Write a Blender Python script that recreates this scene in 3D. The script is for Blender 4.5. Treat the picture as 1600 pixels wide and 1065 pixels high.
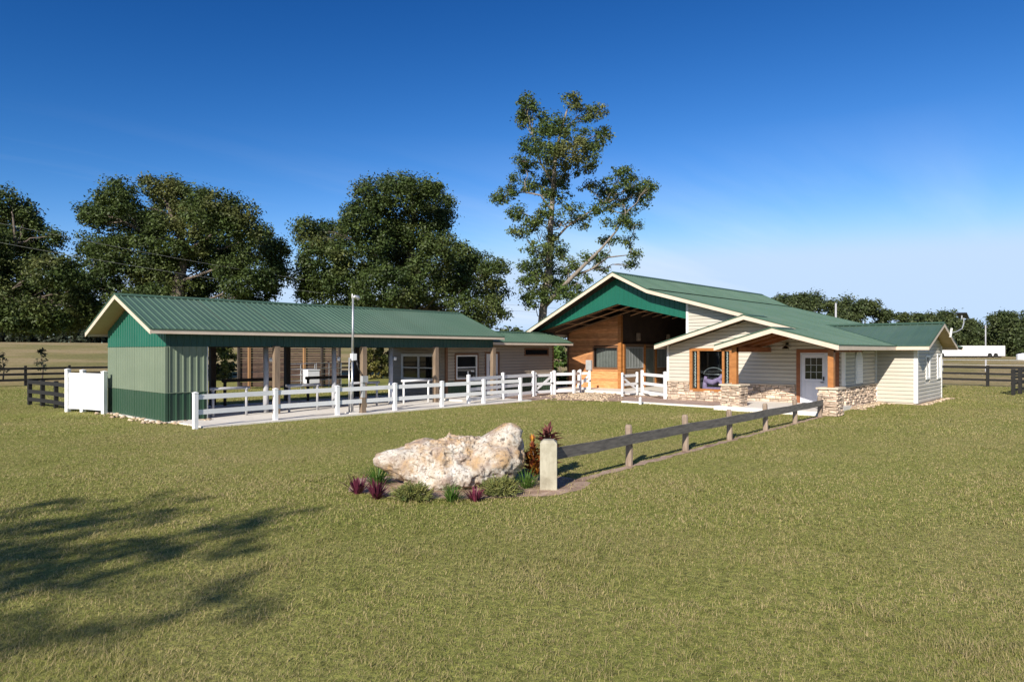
import bpy, math, random
import numpy as np
from mathutils import Vector, Matrix
R = math.radians
random.seed(7); RNG = np.random.default_rng(11)
for o in list(bpy.data.objects): bpy.data.objects.remove(o)
SC = bpy.context.scene; COL = SC.collection

# ------------------------------------------------------------------ camera, sky, sun, exposure
CAMH = 2.35; FPX = 1067.0; HZ = 548.0
Fx, Fy = 0.737, 0.6759; _n = math.hypot(Fx, Fy); Fx /= _n; Fy /= _n; Rx, Ry = Fy, -Fx
cam = bpy.data.cameras.new('camera'); camo = bpy.data.objects.new('camera', cam); COL.objects.link(camo)
camo.location = (0, 0, CAMH); camo.rotation_euler = (R(90), 0, -math.atan2(Fx, Fy))
cam.sensor_width = 36; cam.lens = 36 * FPX / 1600; cam.shift_y = (HZ - 532.5) / 1600
cam.clip_end = 6000; cam.clip_start = 0.05
SC.camera = camo
SUN_EL, SUN_OFF = 29.0, 19.0
sdir = Vector((-math.cos(R(SUN_OFF)) * math.cos(R(SUN_EL)), -math.sin(R(SUN_OFF)) * math.cos(R(SUN_EL)), math.sin(R(SUN_EL))))
world = bpy.data.worlds.new('World'); SC.world = world; world.use_nodes = True
wn = world.node_tree; wn.nodes.clear()
wo = wn.nodes.new('ShaderNodeOutputWorld'); bg = wn.nodes.new('ShaderNodeBackground'); sky = wn.nodes.new('ShaderNodeTexSky')
sky.sky_type = 'NISHITA'; sky.sun_disc = False; sky.sun_elevation = R(SUN_EL); sky.sun_rotation = math.atan2(sdir.x, sdir.y)
sky.air_density = 0.8; sky.dust_density = 0.5; sky.ozone_density = 6.0; sky.altitude = 0
# thin high cirrus, laid out over the whole sky by direction
wtc = wn.nodes.new('ShaderNodeTexCoord'); sep = wn.nodes.new('ShaderNodeSeparateXYZ'); wn.links.new(wtc.outputs['Generated'], sep.inputs[0])
def wmath(op, a, b=None, c=None):
    m = wn.nodes.new('ShaderNodeMath'); m.operation = op
    for i, s in enumerate((a, b, c)):
        if s is None: continue
        if isinstance(s, (int, float)): m.inputs[i].default_value = s
        else: wn.links.new(s, m.inputs[i])
    return m.outputs[0]
zc = wmath('ADD', wmath('MAXIMUM', sep.outputs[2], 0.0), 0.06)
cmb = wn.nodes.new('ShaderNodeCombineXYZ'); wn.links.new(wmath('DIVIDE', sep.outputs[0], zc), cmb.inputs[0]); wn.links.new(wmath('DIVIDE', sep.outputs[1], zc), cmb.inputs[1])
wmp = wn.nodes.new('ShaderNodeMapping'); wmp.inputs['Rotation'].default_value = (0, 0, R(62)); wmp.inputs['Scale'].default_value = (0.10, 0.55, 1); wmp.inputs['Location'].default_value = (1.3, 0.4, 0)
wn.links.new(cmb.outputs[0], wmp.inputs[0])
wno = wn.nodes.new('ShaderNodeTexNoise'); wno.inputs['Scale'].default_value = 1.0; wno.inputs['Detail'].default_value = 8; wno.inputs['Roughness'].default_value = 0.55
wn.links.new(wmp.outputs[0], wno.inputs['Vector'])
cr = wn.nodes.new('ShaderNodeMapRange'); cr.inputs['From Min'].default_value = 0.50; cr.inputs['From Max'].default_value = 0.74; cr.inputs['To Max'].default_value = 0.38
wn.links.new(wno.outputs['Fac'], cr.inputs['Value'])
mixc = wn.nodes.new('ShaderNodeMix'); mixc.data_type = 'RGBA'; mixc.inputs['B'].default_value = (8.2, 8.3, 8.4, 1)
# tone of a polarised autumn sky: one curve per channel, the same in every direction
ssx = wn.nodes.new('ShaderNodeSeparateColor'); wn.links.new(sky.outputs[0], ssx.inputs[0]); scx = wn.nodes.new('ShaderNodeCombineColor')
for k, (a_, g_) in enumerate(((35.0, 2.9), (3.5, 1.8), (2.0, 1.44))):
    wn.links.new(wmath('SMOOTH_MIN', wmath('MULTIPLY', wmath('POWER', wmath('MULTIPLY', ssx.outputs[k], 0.1), g_), a_ * 7.6), (4.4, 5.8, 7.8)[k], 2.0), scx.inputs[k])
low = wn.nodes.new('ShaderNodeMapRange'); low.inputs['From Min'].default_value = .30; low.inputs['From Max'].default_value = .12; wn.links.new(sep.outputs[2], low.inputs['Value'])
wn.links.new(wmath('MULTIPLY', cr.outputs[0], low.outputs[0]), mixc.inputs['Factor'])
wn.links.new(scx.outputs[0], mixc.inputs['A'])
wn.links.new(mixc.outputs['Result'], bg.inputs[0]); bg.inputs[1].default_value = 0.10
wn.links.new(bg.outputs[0], wo.inputs[0])
sl = bpy.data.lights.new('sun', 'SUN'); sl.energy = 5.0; sl.angle = R(0.5); sl.color = (1.0, 0.93, 0.82)
so = bpy.data.objects.new('sun', sl); COL.objects.link(so); so.rotation_euler = sdir.to_track_quat('Z', 'Y').to_euler(); so.location = (-20, -10, 30)
SC.view_settings.view_transform = 'Standard'; SC.view_settings.look = 'None'; SC.view_settings.gamma = 1; SC.view_settings.exposure = 0.38
SC.cycles.max_bounces = 6; SC.cycles.diffuse_bounces = 2; SC.cycles.transparent_max_bounces = 8

# ------------------------------------------------------------------ pixel helpers (a pixel gives a direction; distance comes from what it stands on)
def W(px, py, D):
    a = (px - 800) / FPX
    return Vector((D * (Fx + Rx * a), D * (Fy + Ry * a), CAMH + D * (HZ - py) / FPX))
def G(px, py, z=0.0): return W(px, py, (CAMH - z) * FPX / (py - HZ))
def sm(a, b, x): t = min(1, max(0, (x - a) / (b - a))); return t * t * (3 - 2 * t)
def hgt(x, y):
    return 4.3 * sm(58, 190, y) + 0.9 * sm(60, 170, x) * (1 - sm(40, 120, y))

# ------------------------------------------------------------------ materials
MATS = {}
def pm(name, c1, c2=None, scale=(3, 3, 3), rough=0.7, bump=0.0, bscale=None, metal=0.0, objrand=0.0, island=0.0, spec=0.5, detail=5, c3=None, s3=0.4, trans=0.0, f3=(0.45, 0.65), coat=0.0, lo=0.35, hi=0.65):
    m = bpy.data.materials.new(name); m.use_nodes = True; nt = m.node_tree; N = nt.nodes; L = nt.links
    b = N['Principled BSDF']; b.inputs['Roughness'].default_value = rough; b.inputs['Metallic'].default_value = metal
    b.inputs['Specular IOR Level'].default_value = spec; b.inputs['Coat Weight'].default_value = coat
    geo = N.new('ShaderNodeNewGeometry')
    def noise(sc, det=detail):
        mp = N.new('ShaderNodeMapping'); mp.inputs['Scale'].default_value = sc; L.new(geo.outputs['Position'], mp.inputs[0])
        n = N.new('ShaderNodeTexNoise'); n.inputs['Scale'].default_value = 1; n.inputs['Detail'].default_value = det; n.inputs['Roughness'].default_value = 0.6
        L.new(mp.outputs[0], n.inputs['Vector']); return n.outputs['Fac']
    def rng(v, a, bb):
        r = N.new('ShaderNodeMapRange'); r.inputs['From Min'].default_value = a; r.inputs['From Max'].default_value = bb; L.new(v, r.inputs['Value']); return r.outputs[0]
    def mix(f, a, bb, bt='MIX'):
        x = N.new('ShaderNodeMix'); x.data_type = 'RGBA'; x.blend_type = bt
        if isinstance(f, float): x.inputs['Factor'].default_value = f
        else: L.new(f, x.inputs['Factor'])
        for k, q in (('A', a), ('B', bb)):
            if isinstance(q, tuple): x.inputs[k].default_value = (*q, 1)
            else: L.new(q, x.inputs[k])
        return x.outputs['Result']
    c2 = c2 or c1
    nf = noise(scale); col = mix(rng(nf, lo, hi), tuple(c1), tuple(c2))
    if c3: col = mix(rng(noise((s3,) * 3), f3[0], f3[1]), col, tuple(c3))
    def hsv(src, amt):
        nonlocal col
        h = N.new('ShaderNodeHueSaturation'); mr = N.new('ShaderNodeMapRange'); L.new(src, mr.inputs['Value'])
        mr.inputs['To Min'].default_value = 1 - amt; mr.inputs['To Max'].default_value = 1 + amt
        L.new(mr.outputs[0], h.inputs['Value']); L.new(col, h.inputs['Color']); col = h.outputs[0]
    if objrand: oi = N.new('ShaderNodeObjectInfo'); hsv(oi.outputs['Random'], objrand)
    if island: hsv(geo.outputs['Random Per Island'], island)
    L.new(col, b.inputs['Base Color'])
    if bump:
        bp = N.new('ShaderNodeBump'); bp.inputs['Strength'].default_value = bump; bp.inputs['Distance'].default_value = 0.02
        L.new(noise(bscale or scale, 6), bp.inputs['Height']); L.new(bp.outputs[0], b.inputs['Normal'])
    if trans:
        tr = N.new('ShaderNodeBsdfTranslucent'); L.new(col, tr.inputs[0]); ms = N.new('ShaderNodeMixShader'); ms.inputs[0].default_value = trans
        L.new(b.outputs[0], ms.inputs[1]); L.new(tr.outputs[0], ms.inputs[2]); L.new(ms.outputs[0], N['Material Output'].inputs[0])
    MATS[name] = m; return m
M = MATS
pm('roof_green', (.068, .122, .082), (.080, .138, .094), (.6, .6, .6), .38, metal=0.0, spec=.5, objrand=.07, c3=(.10, .15, .11), s3=.45, f3=(.45, .8), bump=.03, bscale=(1.5, 1.5, 1.5))
pm('ridge_green', (.05, .10, .066), (.06, .112, .075), (.6, .6, .6), .6, spec=.3)
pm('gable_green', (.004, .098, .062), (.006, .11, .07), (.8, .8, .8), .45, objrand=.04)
pm('header_green_shaded', (.004, .045, .036), (.006, .052, .042), (.8, .8, .8), .45, objrand=.06)  # darker copy of the gable green; eave shade is put into the colour
pm('sage_metal', (.145, .185, .128), (.165, .205, .143), (.7, .7, 1.2), .45, objrand=.03)
pm('wainscot_green', (.018, .055, .030), (.022, .062, .034), (.8, .8, 1.5), .45, objrand=.04)
pm('fascia_cream', (.60, .49, .385), (.66, .55, .44), (2, 2, 2), .6)
pm('soffit_cream', (.45, .33, .20), (.50, .37, .23), (2, 2, 2), .7)
pm('siding_light', (.51, .47, .395), (.55, .51, .435), (.7, .7, .7), .55, objrand=.03, bump=.02, bscale=(6, 6, 40))
pm('siding_taupe_shaded', (.34, .28, .215), (.38, .315, .245), (.7, .7, .7), .55, objrand=.03, bump=.02, bscale=(6, 6, 40))  # tan siding with its base lowered to carry the shade under the eaves
pm('trim_white', (.74, .73, .70), (.80, .79, .77), (2, 2, 2), .45)
pm('vinyl_white', (.83, .83, .84), (.88, .88, .88), (1.5, 1.5, 1.5), .35, c3=(.68, .68, .66), s3=1.7, f3=(.6, .8))
pm('trim_brown', (.13, .06, .028), (.18, .085, .04), (4, 4, 20), .6)
pm('cedar', (.30, .115, .028), (.42, .175, .05), (2, 2, 9), .5, bump=.06, bscale=(10, 10, 60), coat=.1)
pm('porch_wood', (.22, .075, .03), (.30, .11, .04), (3, 3, 12), .6)
pm('board_wall', (.46, .19, .068), (.62, .30, .125), (2.5, 2.5, 14), .6, objrand=.28, bump=.08, bscale=(6, 6, 40), c3=(.28, .12, .06), s3=1.0, f3=(.48, .75))
pm('truss_wood', (.36, .20, .105), (.48, .29, .165), (2, 2, 8), .8, objrand=.5)
pm('dark_wood_shaded', (.035, .02, .013), (.055, .033, .02), (2, 2, 2), .9)  # dark wood taken darker still; barn interior shade is painted in
pm('post_wood', (.165, .118, .08), (.26, .19, .13), (9, 9, 1.2), .8, bump=.15, bscale=(25, 25, 3))
pm('grey_post', (.33, .33, .35), (.44, .44, .46), (6, 6, 2), .7, bump=.05)
pm('dark_shaded_timber', (.035, .026, .02), (.06, .045, .034), (6, 6, 2), .85, bump=.1)  # timber colour darkened to hold the shade at the back of the shed
pm('weathered_rail', (.10, .09, .082), (.19, .17, .15), (3, 22, 22), .9, bump=.25, bscale=(5, 50, 50))
pm('weathered_post', (.21, .15, .11), (.36, .28, .21), (18, 18, 2.5), .9, bump=.3, bscale=(35, 35, 4))
pm('treated_post', (.36, .33, .245), (.46, .425, .325), (14, 14, 1.2), .8, bump=.12, bscale=(30, 30, 3), c3=(.28, .25, .18), s3=3.5)
pm('slat_wood', (.045, .026, .019), (.10, .058, .042), (3, 3, 12), .85, objrand=.35, bump=.1)
pm('slat_post', (.28, .15, .065), (.36, .2, .09), (6, 6, 2), .8)
pm('black_board', (.006, .0055, .005), (.014, .0125, .0115), (4, 4, 10), .75, objrand=.2)
pm('concrete', (.72, .67, .60), (.80, .76, .70), (1.6, 1.6, 1.6), .85, c3=(.5, .44, .37), s3=.8, f3=(.5, .8), bump=.06, bscale=(20, 20, 20))
pm('stone', (.46, .34, .25), (.64, .52, .41), (7, 7, 9), .9, objrand=.38, bump=.6, bscale=(16, 16, 24), c3=(.42, .29, .2), s3=4.0, f3=(.52, .75))
pm('stone_cap', (.55, .45, .34), (.66, .56, .44), (4, 4, 4), .85, bump=.2)
pm('mortar', (.20, .15, .115), (.30, .24, .19), (12, 12, 12), .95, bump=.3)
pm('galvanised', (.42, .43, .44), (.55, .56, .57), (3, 3, 3), .4, metal=.7)
pm('box_grey', (.33, .34, .35), (.40, .41, .42), (3, 3, 3), .5)
pm('black_metal', (.012, .012, .013), (.02, .02, .021), (3, 3, 3), .4)
pm('door_white', (.62, .63, .70), (.68, .69, .76), (2, 2, 2), .4)
pm('interior_shaded', (.05, .045, .04), (.07, .06, .052), (2, 2, 2), .9)  # near-black walls: the gloom indoors is put into the base colour
pm('stall_panel', (.16, .10, .06), (.24, .15, .09), (2, 2, 12), .8, objrand=.2)
pm('stall_mesh', (.10, .12, .11), (.14, .16, .15), (2, 2, 2), .6)
pm('mauve', (.40, .27, .50), (.48, .33, .58), (3, 3, 3), .6)
pm('solar_cell', (.02, .022, .03), (.035, .037, .05), (8, 8, 8), .2)
pm('trailer_white', (.78, .78, .80), (.82, .82, .84), (1, 1, 1), .4)
pm('tyre', (.015, .015, .015), None, (3, 3, 3), .8)
pm('soil', (.34, .23, .165), (.50, .36, .27), (7, 7, 7), .95, bump=.5, bscale=(30, 30, 30), c3=(.22, .13, .09), s3=2.2)
pm('gravel_brown', (.28, .19, .15), (.42, .31, .26), (10, 10, 10), .95, bump=.6, bscale=(35, 35, 35))
pm('rubble', (.36, .26, .17), (.60, .48, .34), (6, 6, 6), .9, island=.3, bump=.3, bscale=(25, 25, 25))
pm('bark', (.10, .078, .06), (.19, .155, .125), (6, 6, 1.5), .9, bump=.4, bscale=(14, 14, 3))
pm('bark_pale', (.16, .13, .105), (.30, .255, .21), (5, 5, 1.5), .9, bump=.3, bscale=(14, 14, 3))
def leafmat(n, a, b, c=None): return pm(n, a, b, (.35, .35, .35), .55, island=.45, trans=.22, spec=.35, c3=c, s3=.22, f3=(.52, .66))
leafmat('leaf_oak', (.040, .068, .016), (.082, .112, .027), (.12, .13, .038))
leafmat('leaf_tall', (.058, .094, .022), (.108, .15, .036), (.16, .165, .056))
leafmat('leaf_far', (.045, .068, .022), (.080, .100, .034))
leafmat('leaf_haze', (.040, .054, .034), (.056, .070, .042))
leafmat('leaf_bush', (.10, .13, .03), (.22, .19, .055), (.30, .25, .09))
leafmat('leaf_conifer', (.05, .10, .018), (.10, .16, .03))
leafmat('leaf_strap', (.07, .15, .022), (.13, .22, .04))
pm('leaf_juniper', (.16, .17, .045), (.28, .27, .085), (6, 6, 6), .6, island=.4, trans=.2, c3=(.11, .16, .04), s3=7, f3=(.5, .65))
leafmat('leaf_purple', (.10, .018, .038), (.22, .04, .075))
pm('leaf_croton', (.12, .03, .018), (.30, .075, .03), (9, 9, 9), .5, island=.5, trans=.2, c3=(.52, .24, .035), s3=11, f3=(.46, .6))
leafmat('leaf_ti', (.22, .07, .065), (.34, .13, .115))
# glass
def glassmat(name, tint, dark):
    m = bpy.data.materials.new(name); m.use_nodes = True; nt = m.node_tree; N = nt.nodes; L = nt.links
    gl = N.new('ShaderNodeBsdfGlossy'); gl.inputs['Roughness'].default_value = .02; gl.inputs['Color'].default_value = (.9, .93, .95, 1)
    tr = N.new('ShaderNodeBsdfTransparent'); tr.inputs[0].default_value = (*tint, 1)
    fr = N.new('ShaderNodeFresnel'); fr.inputs[0].default_value = 1.5
    ms = N.new('ShaderNodeMixShader'); L.new(fr.outputs[0], ms.inputs[0]); L.new(tr.outputs[0], ms.inputs[1]); L.new(gl.outputs[0], ms.inputs[2])
    L.new(ms.outputs[0], N['Material Output'].inputs[0]); M[name] = m
glassmat('glass', (.82, .86, .86), False)
pm('glass_dark', (.010, .012, .013), (.016, .018, .020), (2, 2, 2), .04, spec=.6)

# ------------------------------------------------------------------ mesh helpers
ORG = {}
class MB:
    def __init__(s): s.v = []; s.f = []; s.mi = []
    def add(s, vs, fs):
        b = len(s.v); s.v += [tuple(p) for p in vs]; s.f += [tuple(b + i for i in q) for q in fs]; return s
    def hexa(s, p):
        return s.add(p, [(0, 3, 2, 1), (4, 5, 6, 7), (0, 1, 5, 4), (1, 2, 6, 5), (2, 3, 7, 6), (3, 0, 4, 7)])
    def box(s, x0, y0, z0, x1, y1, z1):
        return s.hexa([(x0, y0, z0), (x1, y0, z0), (x1, y1, z0), (x0, y1, z0), (x0, y0, z1), (x1, y0, z1), (x1, y1, z1), (x0, y1, z1)])
    def bar(s, p, q, w, h, up=(0, 0, 1)):
        p = Vector(p); q = Vector(q); d = (q - p).normalized(); u = Vector(up); sd = d.cross(u)
        if sd.length < 1e-4: sd = Vector((1, 0, 0))
        sd.normalize(); u = sd.cross(d).normalized(); sd *= w / 2; u *= h / 2
        return s.hexa([p - sd - u, p + sd - u, q + sd - u, q - sd - u, p - sd + u, p + sd + u, q + sd + u, q - sd + u])
    def quadprism(s, a, b, c, d, off):
        off = Vector(off); A = [Vector(t) for t in (a, b, c, d)]
        return s.hexa([*A, *[t + off for t in A]])
    def poly(s, pts, off):
        off = Vector(off); A = [Vector(t) for t in pts]; n = len(A)
        fs = [tuple(reversed(range(n))), tuple(range(n, 2 * n))] + [(i, (i + 1) % n, n + (i + 1) % n, n + i) for i in range(n)]
        return s.add(A + [t + off for t in A], fs)
    def tube(s, pts, rad, n=8, cap=True):
        pts = [Vector(p) for p in pts]; rings = []
        if not hasattr(rad, '__len__'): rad = [rad] * len(pts)
        vs = []; ref = Vector((.31, .17, .93))
        for i, p in enumerate(pts):
            d = (pts[min(i + 1, len(pts) - 1)] - pts[max(i - 1, 0)])
            d = d.normalized() if d.length > 1e-9 else Vector((0, 0, 1))
            a = d.cross(ref)
            if a.length < .05: a = d.cross(Vector((1, 0, 0)))
            a.normalize(); b = d.cross(a)
            for k in range(n):
                t = 2 * math.pi * k / n; vs.append(p + (a * math.cos(t) + b * math.sin(t)) * rad[i])
        fs = []
        for i in range(len(pts) - 1):
            for k in range(n): fs.append((i * n + k, i * n + (k + 1) % n, (i + 1) * n + (k + 1) % n, (i + 1) * n + k))
        if cap: fs += [tuple(range(n - 1, -1, -1)), tuple((len(pts) - 1) * n + k for k in range(n))]
        return s.add(vs, fs)
    def build(s, name, mat, parent=None, smooth=False):
        return mkobj(name, s.v, s.f, mat, parent, smooth)
def mkobj(name, v, f, mat, parent=None, smooth=False):
    me = bpy.data.meshes.new(name)
    if parent is not None: o0 = ORG[parent.name]
    else:
        xs = [p[0] for p in v]; ys = [p[1] for p in v]; zs = [p[2] for p in v]
        o0 = Vector(((min(xs) + max(xs)) / 2, (min(ys) + max(ys)) / 2, min(zs)))
    me.from_pydata([(p[0] - o0[0], p[1] - o0[1], p[2] - o0[2]) for p in v], [], f); me.update()
    me.materials.append(M[mat] if isinstance(mat, str) else mat)
    if smooth: me.polygons.foreach_set('use_smooth', [True] * len(me.polygons))
    o = bpy.data.objects.new(name, me); COL.objects.link(o)
    if parent is not None: o.parent = parent
    else: o.location = o0
    ORG[o.name] = Vector(o0); return o
def npmesh(name, V, F, mat, parent=None, smooth=False):
    """V (n,3) array in world space, F (m,k) index array"""
    me = bpy.data.meshes.new(name)
    o0 = np.array(ORG[parent.name]) if parent is not None else np.array([V[:, 0].mean(), V[:, 1].mean(), V[:, 2].min()])
    V = (V - o0).astype(np.float32); n, k = F.shape
    me.vertices.add(len(V)); me.vertices.foreach_set('co', V.ravel())
    me.loops.add(n * k); me.loops.foreach_set('vertex_index', F.astype(np.int32).ravel())
    me.polygons.add(n); me.polygons.foreach_set('loop_start', np.arange(0, n * k, k, dtype=np.int32)); me.polygons.foreach_set('loop_total', np.full(n, k, np.int32))
    if smooth: me.polygons.foreach_set('use_smooth', np.ones(n, bool))
    me.materials.append(M[mat]); me.update(calc_edges=True)
    o = bpy.data.objects.new(name, me); COL.objects.link(o)
    if parent is not None: o.parent = parent
    else: o.location = o0.tolist()
    ORG[o.name] = Vector(o0.tolist()); return o
def tag(o, label=None, cat=None, group=None, kind=None):
    if label: o['label'] = label
    if cat: o['category'] = cat
    if group: o['group'] = group
    if kind: o['kind'] = kind
    return o
def thing(name, label, cat, loc, group=None):
    o = bpy.data.objects.new(name, None); COL.objects.link(o); o.location = loc; o.empty_display_size = .3
    ORG[o.name] = Vector(loc); return tag(o, label, cat, group)
def copy_tree(root, loc, rotz=0.0, label=None, parent=None):
    c = root.copy(); COL.objects.link(c); c.parent = parent
    if parent is None:
        c.location = loc; c.rotation_euler = (0, 0, rotz); ORG[c.name] = Vector(loc)
        if label: c['label'] = label
    for ch in root.children: copy_tree(ch, None, parent=c)
    return c

# ------------------------------------------------------------------ ground
def ground_mat(name, lawn):
    m = bpy.data.materials.new(name); m.use_nodes = True; nt = m.node_tree; N = nt.nodes; L = nt.links; b = N['Principled BSDF']
    b.inputs['Roughness'].default_value = .95; b.inputs['Specular IOR Level'].default_value = .1
    geo = N.new('ShaderNodeNewGeometry')
    def noise(sc, det=6):
        mp = N.new('ShaderNodeMapping'); mp.inputs['Scale'].default_value = sc; L.new(geo.outputs['Position'], mp.inputs[0])
        n = N.new('ShaderNodeTexNoise'); n.inputs['Scale'].default_value = 1; n.inputs['Detail'].default_value = det; n.inputs['Roughness'].default_value = .62; L.new(mp.outputs[0], n.inputs['Vector']); return n.outputs['Fac']
    def ramp(v, stops):
        r = N.new('ShaderNodeValToRGB'); L.new(v, r.inputs[0]); e = r.color_ramp.elements
        while len(e) < len(stops): e.new(.5)
        for q, (p, c) in zip(e, stops): q.position = p; q.color = (*c, 1)
        return r.outputs[0]
    def mix(f, a, c, bt='MIX'):
        x = N.new('ShaderNodeMix'); x.data_type = 'RGBA'; x.blend_type = bt
        if isinstance(f, float): x.inputs['Factor'].default_value = f
        else: L.new(f, x.inputs['Factor'])
        L.new(a, x.inputs['A']); L.new(c, x.inputs['B']); return x.outputs['Result']
    if lawn:
        base = ramp(noise((.16, .16, .16)), [(.30, (.22, .245, .058)), (.48, (.255, .262, .072)), (.62, (.29, .27, .098)), (.75, (.21, .235, .058))])
        fine = ramp(noise((9, 9, 9), 8), [(.3, (.45, .45, .42)), (.52, (.95, .95, .92)), (.72, (1.5, 1.45, 1.4))])
    else:
        base = ramp(noise((.05, .07, .1)), [(.34, (.20, .185, .066)), (.46, (.27, .225, .095)), (.56, (.36, .275, .145)), (.68, (.24, .21, .08))])
        fine = ramp(noise((3, 3, 3), 8), [(.3, (.6, .6, .6)), (.5, (1, 1, 1)), (.7, (1.3, 1.3, 1.3))])
    x = mix(1.0, base, fine, 'MULTIPLY'); L.new(x, b.inputs['Base Color'])
    bp = N.new('ShaderNodeBump'); bp.inputs['Strength'].default_value = .8; bp.inputs['Distance'].default_value = .05; L.new(noise((14, 14, 14), 8), bp.inputs['Height']); L.new(bp.outputs[0], b.inputs['Normal'])
    M[name] = m
ground_mat('pasture', False); ground_mat('lawn', True)
def grid_sheet(name, xs, ys, zf, mat):
    V = np.array([(x, y, zf(x, y)) for y in ys for x in xs], float); nx = len(xs); F = []
    for j in range(len(ys) - 1):
        for i in range(nx - 1): F.append((j * nx + i, j * nx + i + 1, (j + 1) * nx + i + 1, (j + 1) * nx + i))
    return npmesh(name, V, np.array(F), mat, smooth=True)
axis = [-3000, -1200, -500, -200] + list(range(-100, 330, 10)) + [400, 600, 1000, 1800, 3000]
o = grid_sheet('ground', axis, axis, lambda x, y: hgt(x, y) - .004, 'pasture'); tag(o, 'dry tan and olive pasture ground reaching the horizon', 'ground', kind='structure')
o = grid_sheet('lawn', [-60] + list(range(-50, 55, 5)) + [55.2], [-60] + list(range(-50, 55, 5)) + [55.6], lambda x, y: 0.0, 'lawn'); tag(o, 'mown green and straw lawn around the barn', 'lawn', kind='structure')

def sheet(name, poly, z, mat, label, cat, n=0):
    # flat polygon with a ragged edge
    P = []
    for i, p in enumerate(poly):
        q = poly[(i + 1) % len(poly)]; d = math.hypot(q[0] - p[0], q[1] - p[1]); k = max(1, int(d / .25)) if n else 1
        for j in range(k):
            t = j / k; P.append((p[0] + (q[0] - p[0]) * t + random.uniform(-n, n), p[1] + (q[1] - p[1]) * t + random.uniform(-n, n), z))
    mb = MB(); mb.add(P, [tuple(range(len(P)))]); o = mb.build(name, mat); return tag(o, label, cat, kind='structure')
NOGRASS = []   # rectangles/polygons without grass blades
def nog(*poly): NOGRASS.append(poly)
# concrete floor of the shed, path, barn slab, porch slab
def slab(name, x0, y0, x1, y1, z0, z1, label, mat='concrete'):
    mb = MB(); mb.box(x0, y0, z0, x1, y1, z1); tag(mb.build(name, mat), label, 'slab', kind='structure'); nog((x0, y0), (x1, y0), (x1, y1), (x0, y1))
slab('shed_floor', 8.95, 20.95, 24.2, 28.85, -.2, .05, 'pale concrete floor under the open shed')
slab('shed_footing', 8.62, 23.22, 10.3, 29.15, -.2, .035, 'concrete footing under the green end of the shed')
slab('step_slab', 21.3, 22.6, 23.6, 24.7, -.2, .12, 'pinkish concrete step before the feed room')
slab('barn_slab', 31.2, 16.95, 48.6, 26.3, -.3, .15, 'white concrete barn aisle floor')
slab('porch_slab', 25.55, 8.5, 29.45, 12.5, -.3, .16, 'pale concrete porch floor')
slab('edging', 26.35, 12.5, 26.6, 17.4, -.2, .07, 'pale concrete edging of the gravel bed')
for nm, poly, z, mt, lb, ct in (
    ('gravel_bed', [(26.6, 12.5), (29.48, 12.5), (29.48, 19.3), (26.6, 17.4)], .02, 'gravel_brown', 'brown gravel bed below the porch window', 'gravel bed'),
    ('gravel_path', [(21.2, 20.75), (31.2, 21.6), (31.2, 24.75), (23.6, 24.75), (23.6, 22.6), (21.2, 22.6)], .008, 'gravel_brown', 'pinkish gravel path before the feed room', 'path'),
    ('bare_earth', [(25.2, 20.5), (27.2, 17.2), (29.4, 16.9), (31.2, 17.2), (31.2, 23.4), (28, 21.7)], .012, 'soil', 'bare pinkish earth before the barn opening', 'bare earth'),
    ('planting_bed', [(6.55, 9.75), (6.85, 8.6), (7.6, 7.75), (8.5, 7.05), (9.3, 6.95), (9.95, 7.15), (10.1, 7.6), (9.9, 8.3), (9.4, 9.1), (8.3, 10.2), (7.2, 10.6)], .006, 'soil', 'mulched earth bed under the boulder', 'planting bed'),
    ('soil_strip', [(10.0, 7.42), (18, 7.86), (25.6, 8.28), (25.6, 8.46), (18, 8.04), (10, 7.62)], .006, 'soil', 'bare soil strip along the wooden rail fence', 'soil strip'),
    ('wall_footing', [(29.5, 8.8), (29.3, 8.2), (34, 8.35), (33.6, 6.85), (39.3, 6.85), (39.3, 8.8)], .010, 'rubble', 'crushed pale stone along the foot of the house wall', 'footing')):
    sheet(nm, poly, z, mt, lb, ct, .06); nog(*poly)

# ------------------------------------------------------------------ building pieces
def deck(name, P0, U, S, L, th, mat, parent):
    P0 = Vector(P0); U = Vector(U); S = Vector(S); n = U.cross(S).normalized()
    if n.z < 0: n = -n
    a, b, c, d = P0, P0 + U * L, P0 + U * L + S, P0 + S
    mb = MB(); mb.quadprism(*[t - n * (th + .006) for t in (a, b, c, d)], n * th); return mb.build(name, mat, parent)
def roof_panels(P0, U, S, L, mat, parent, pw=.914, rib=.2285, h=.028):
    P0 = Vector(P0); U = Vector(U).normalized(); S = Vector(S); n = U.cross(S).normalized()
    if n.z < 0: n = -n
    k = max(1, round(L / pw)); pw = L / k; nr = max(1, round(pw / rib)); rb = pw / nr
    out = []
    for i in range(k):
        prof = [(0, 0)]
        for j in range(nr):
            c = (j + .5) * rb; prof += [(c - .036, 0), (c - .014, h), (c + .014, h), (c + .036, 0)]
        prof.append((pw, 0)); vs = []; lift = .002 + .003 * (i % 2)
        for s_, hh in prof:
            p = P0 + U * (i * pw + s_) + n * (hh + lift); vs += [p, p + S]
        fs = [(2 * q, 2 * q + 2, 2 * q + 3, 2 * q + 1) for q in range(len(prof) - 1)]
        mb = MB(); mb.add(vs, fs); out.append(mb.build('roof_panel', mat, parent))
    return out
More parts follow.
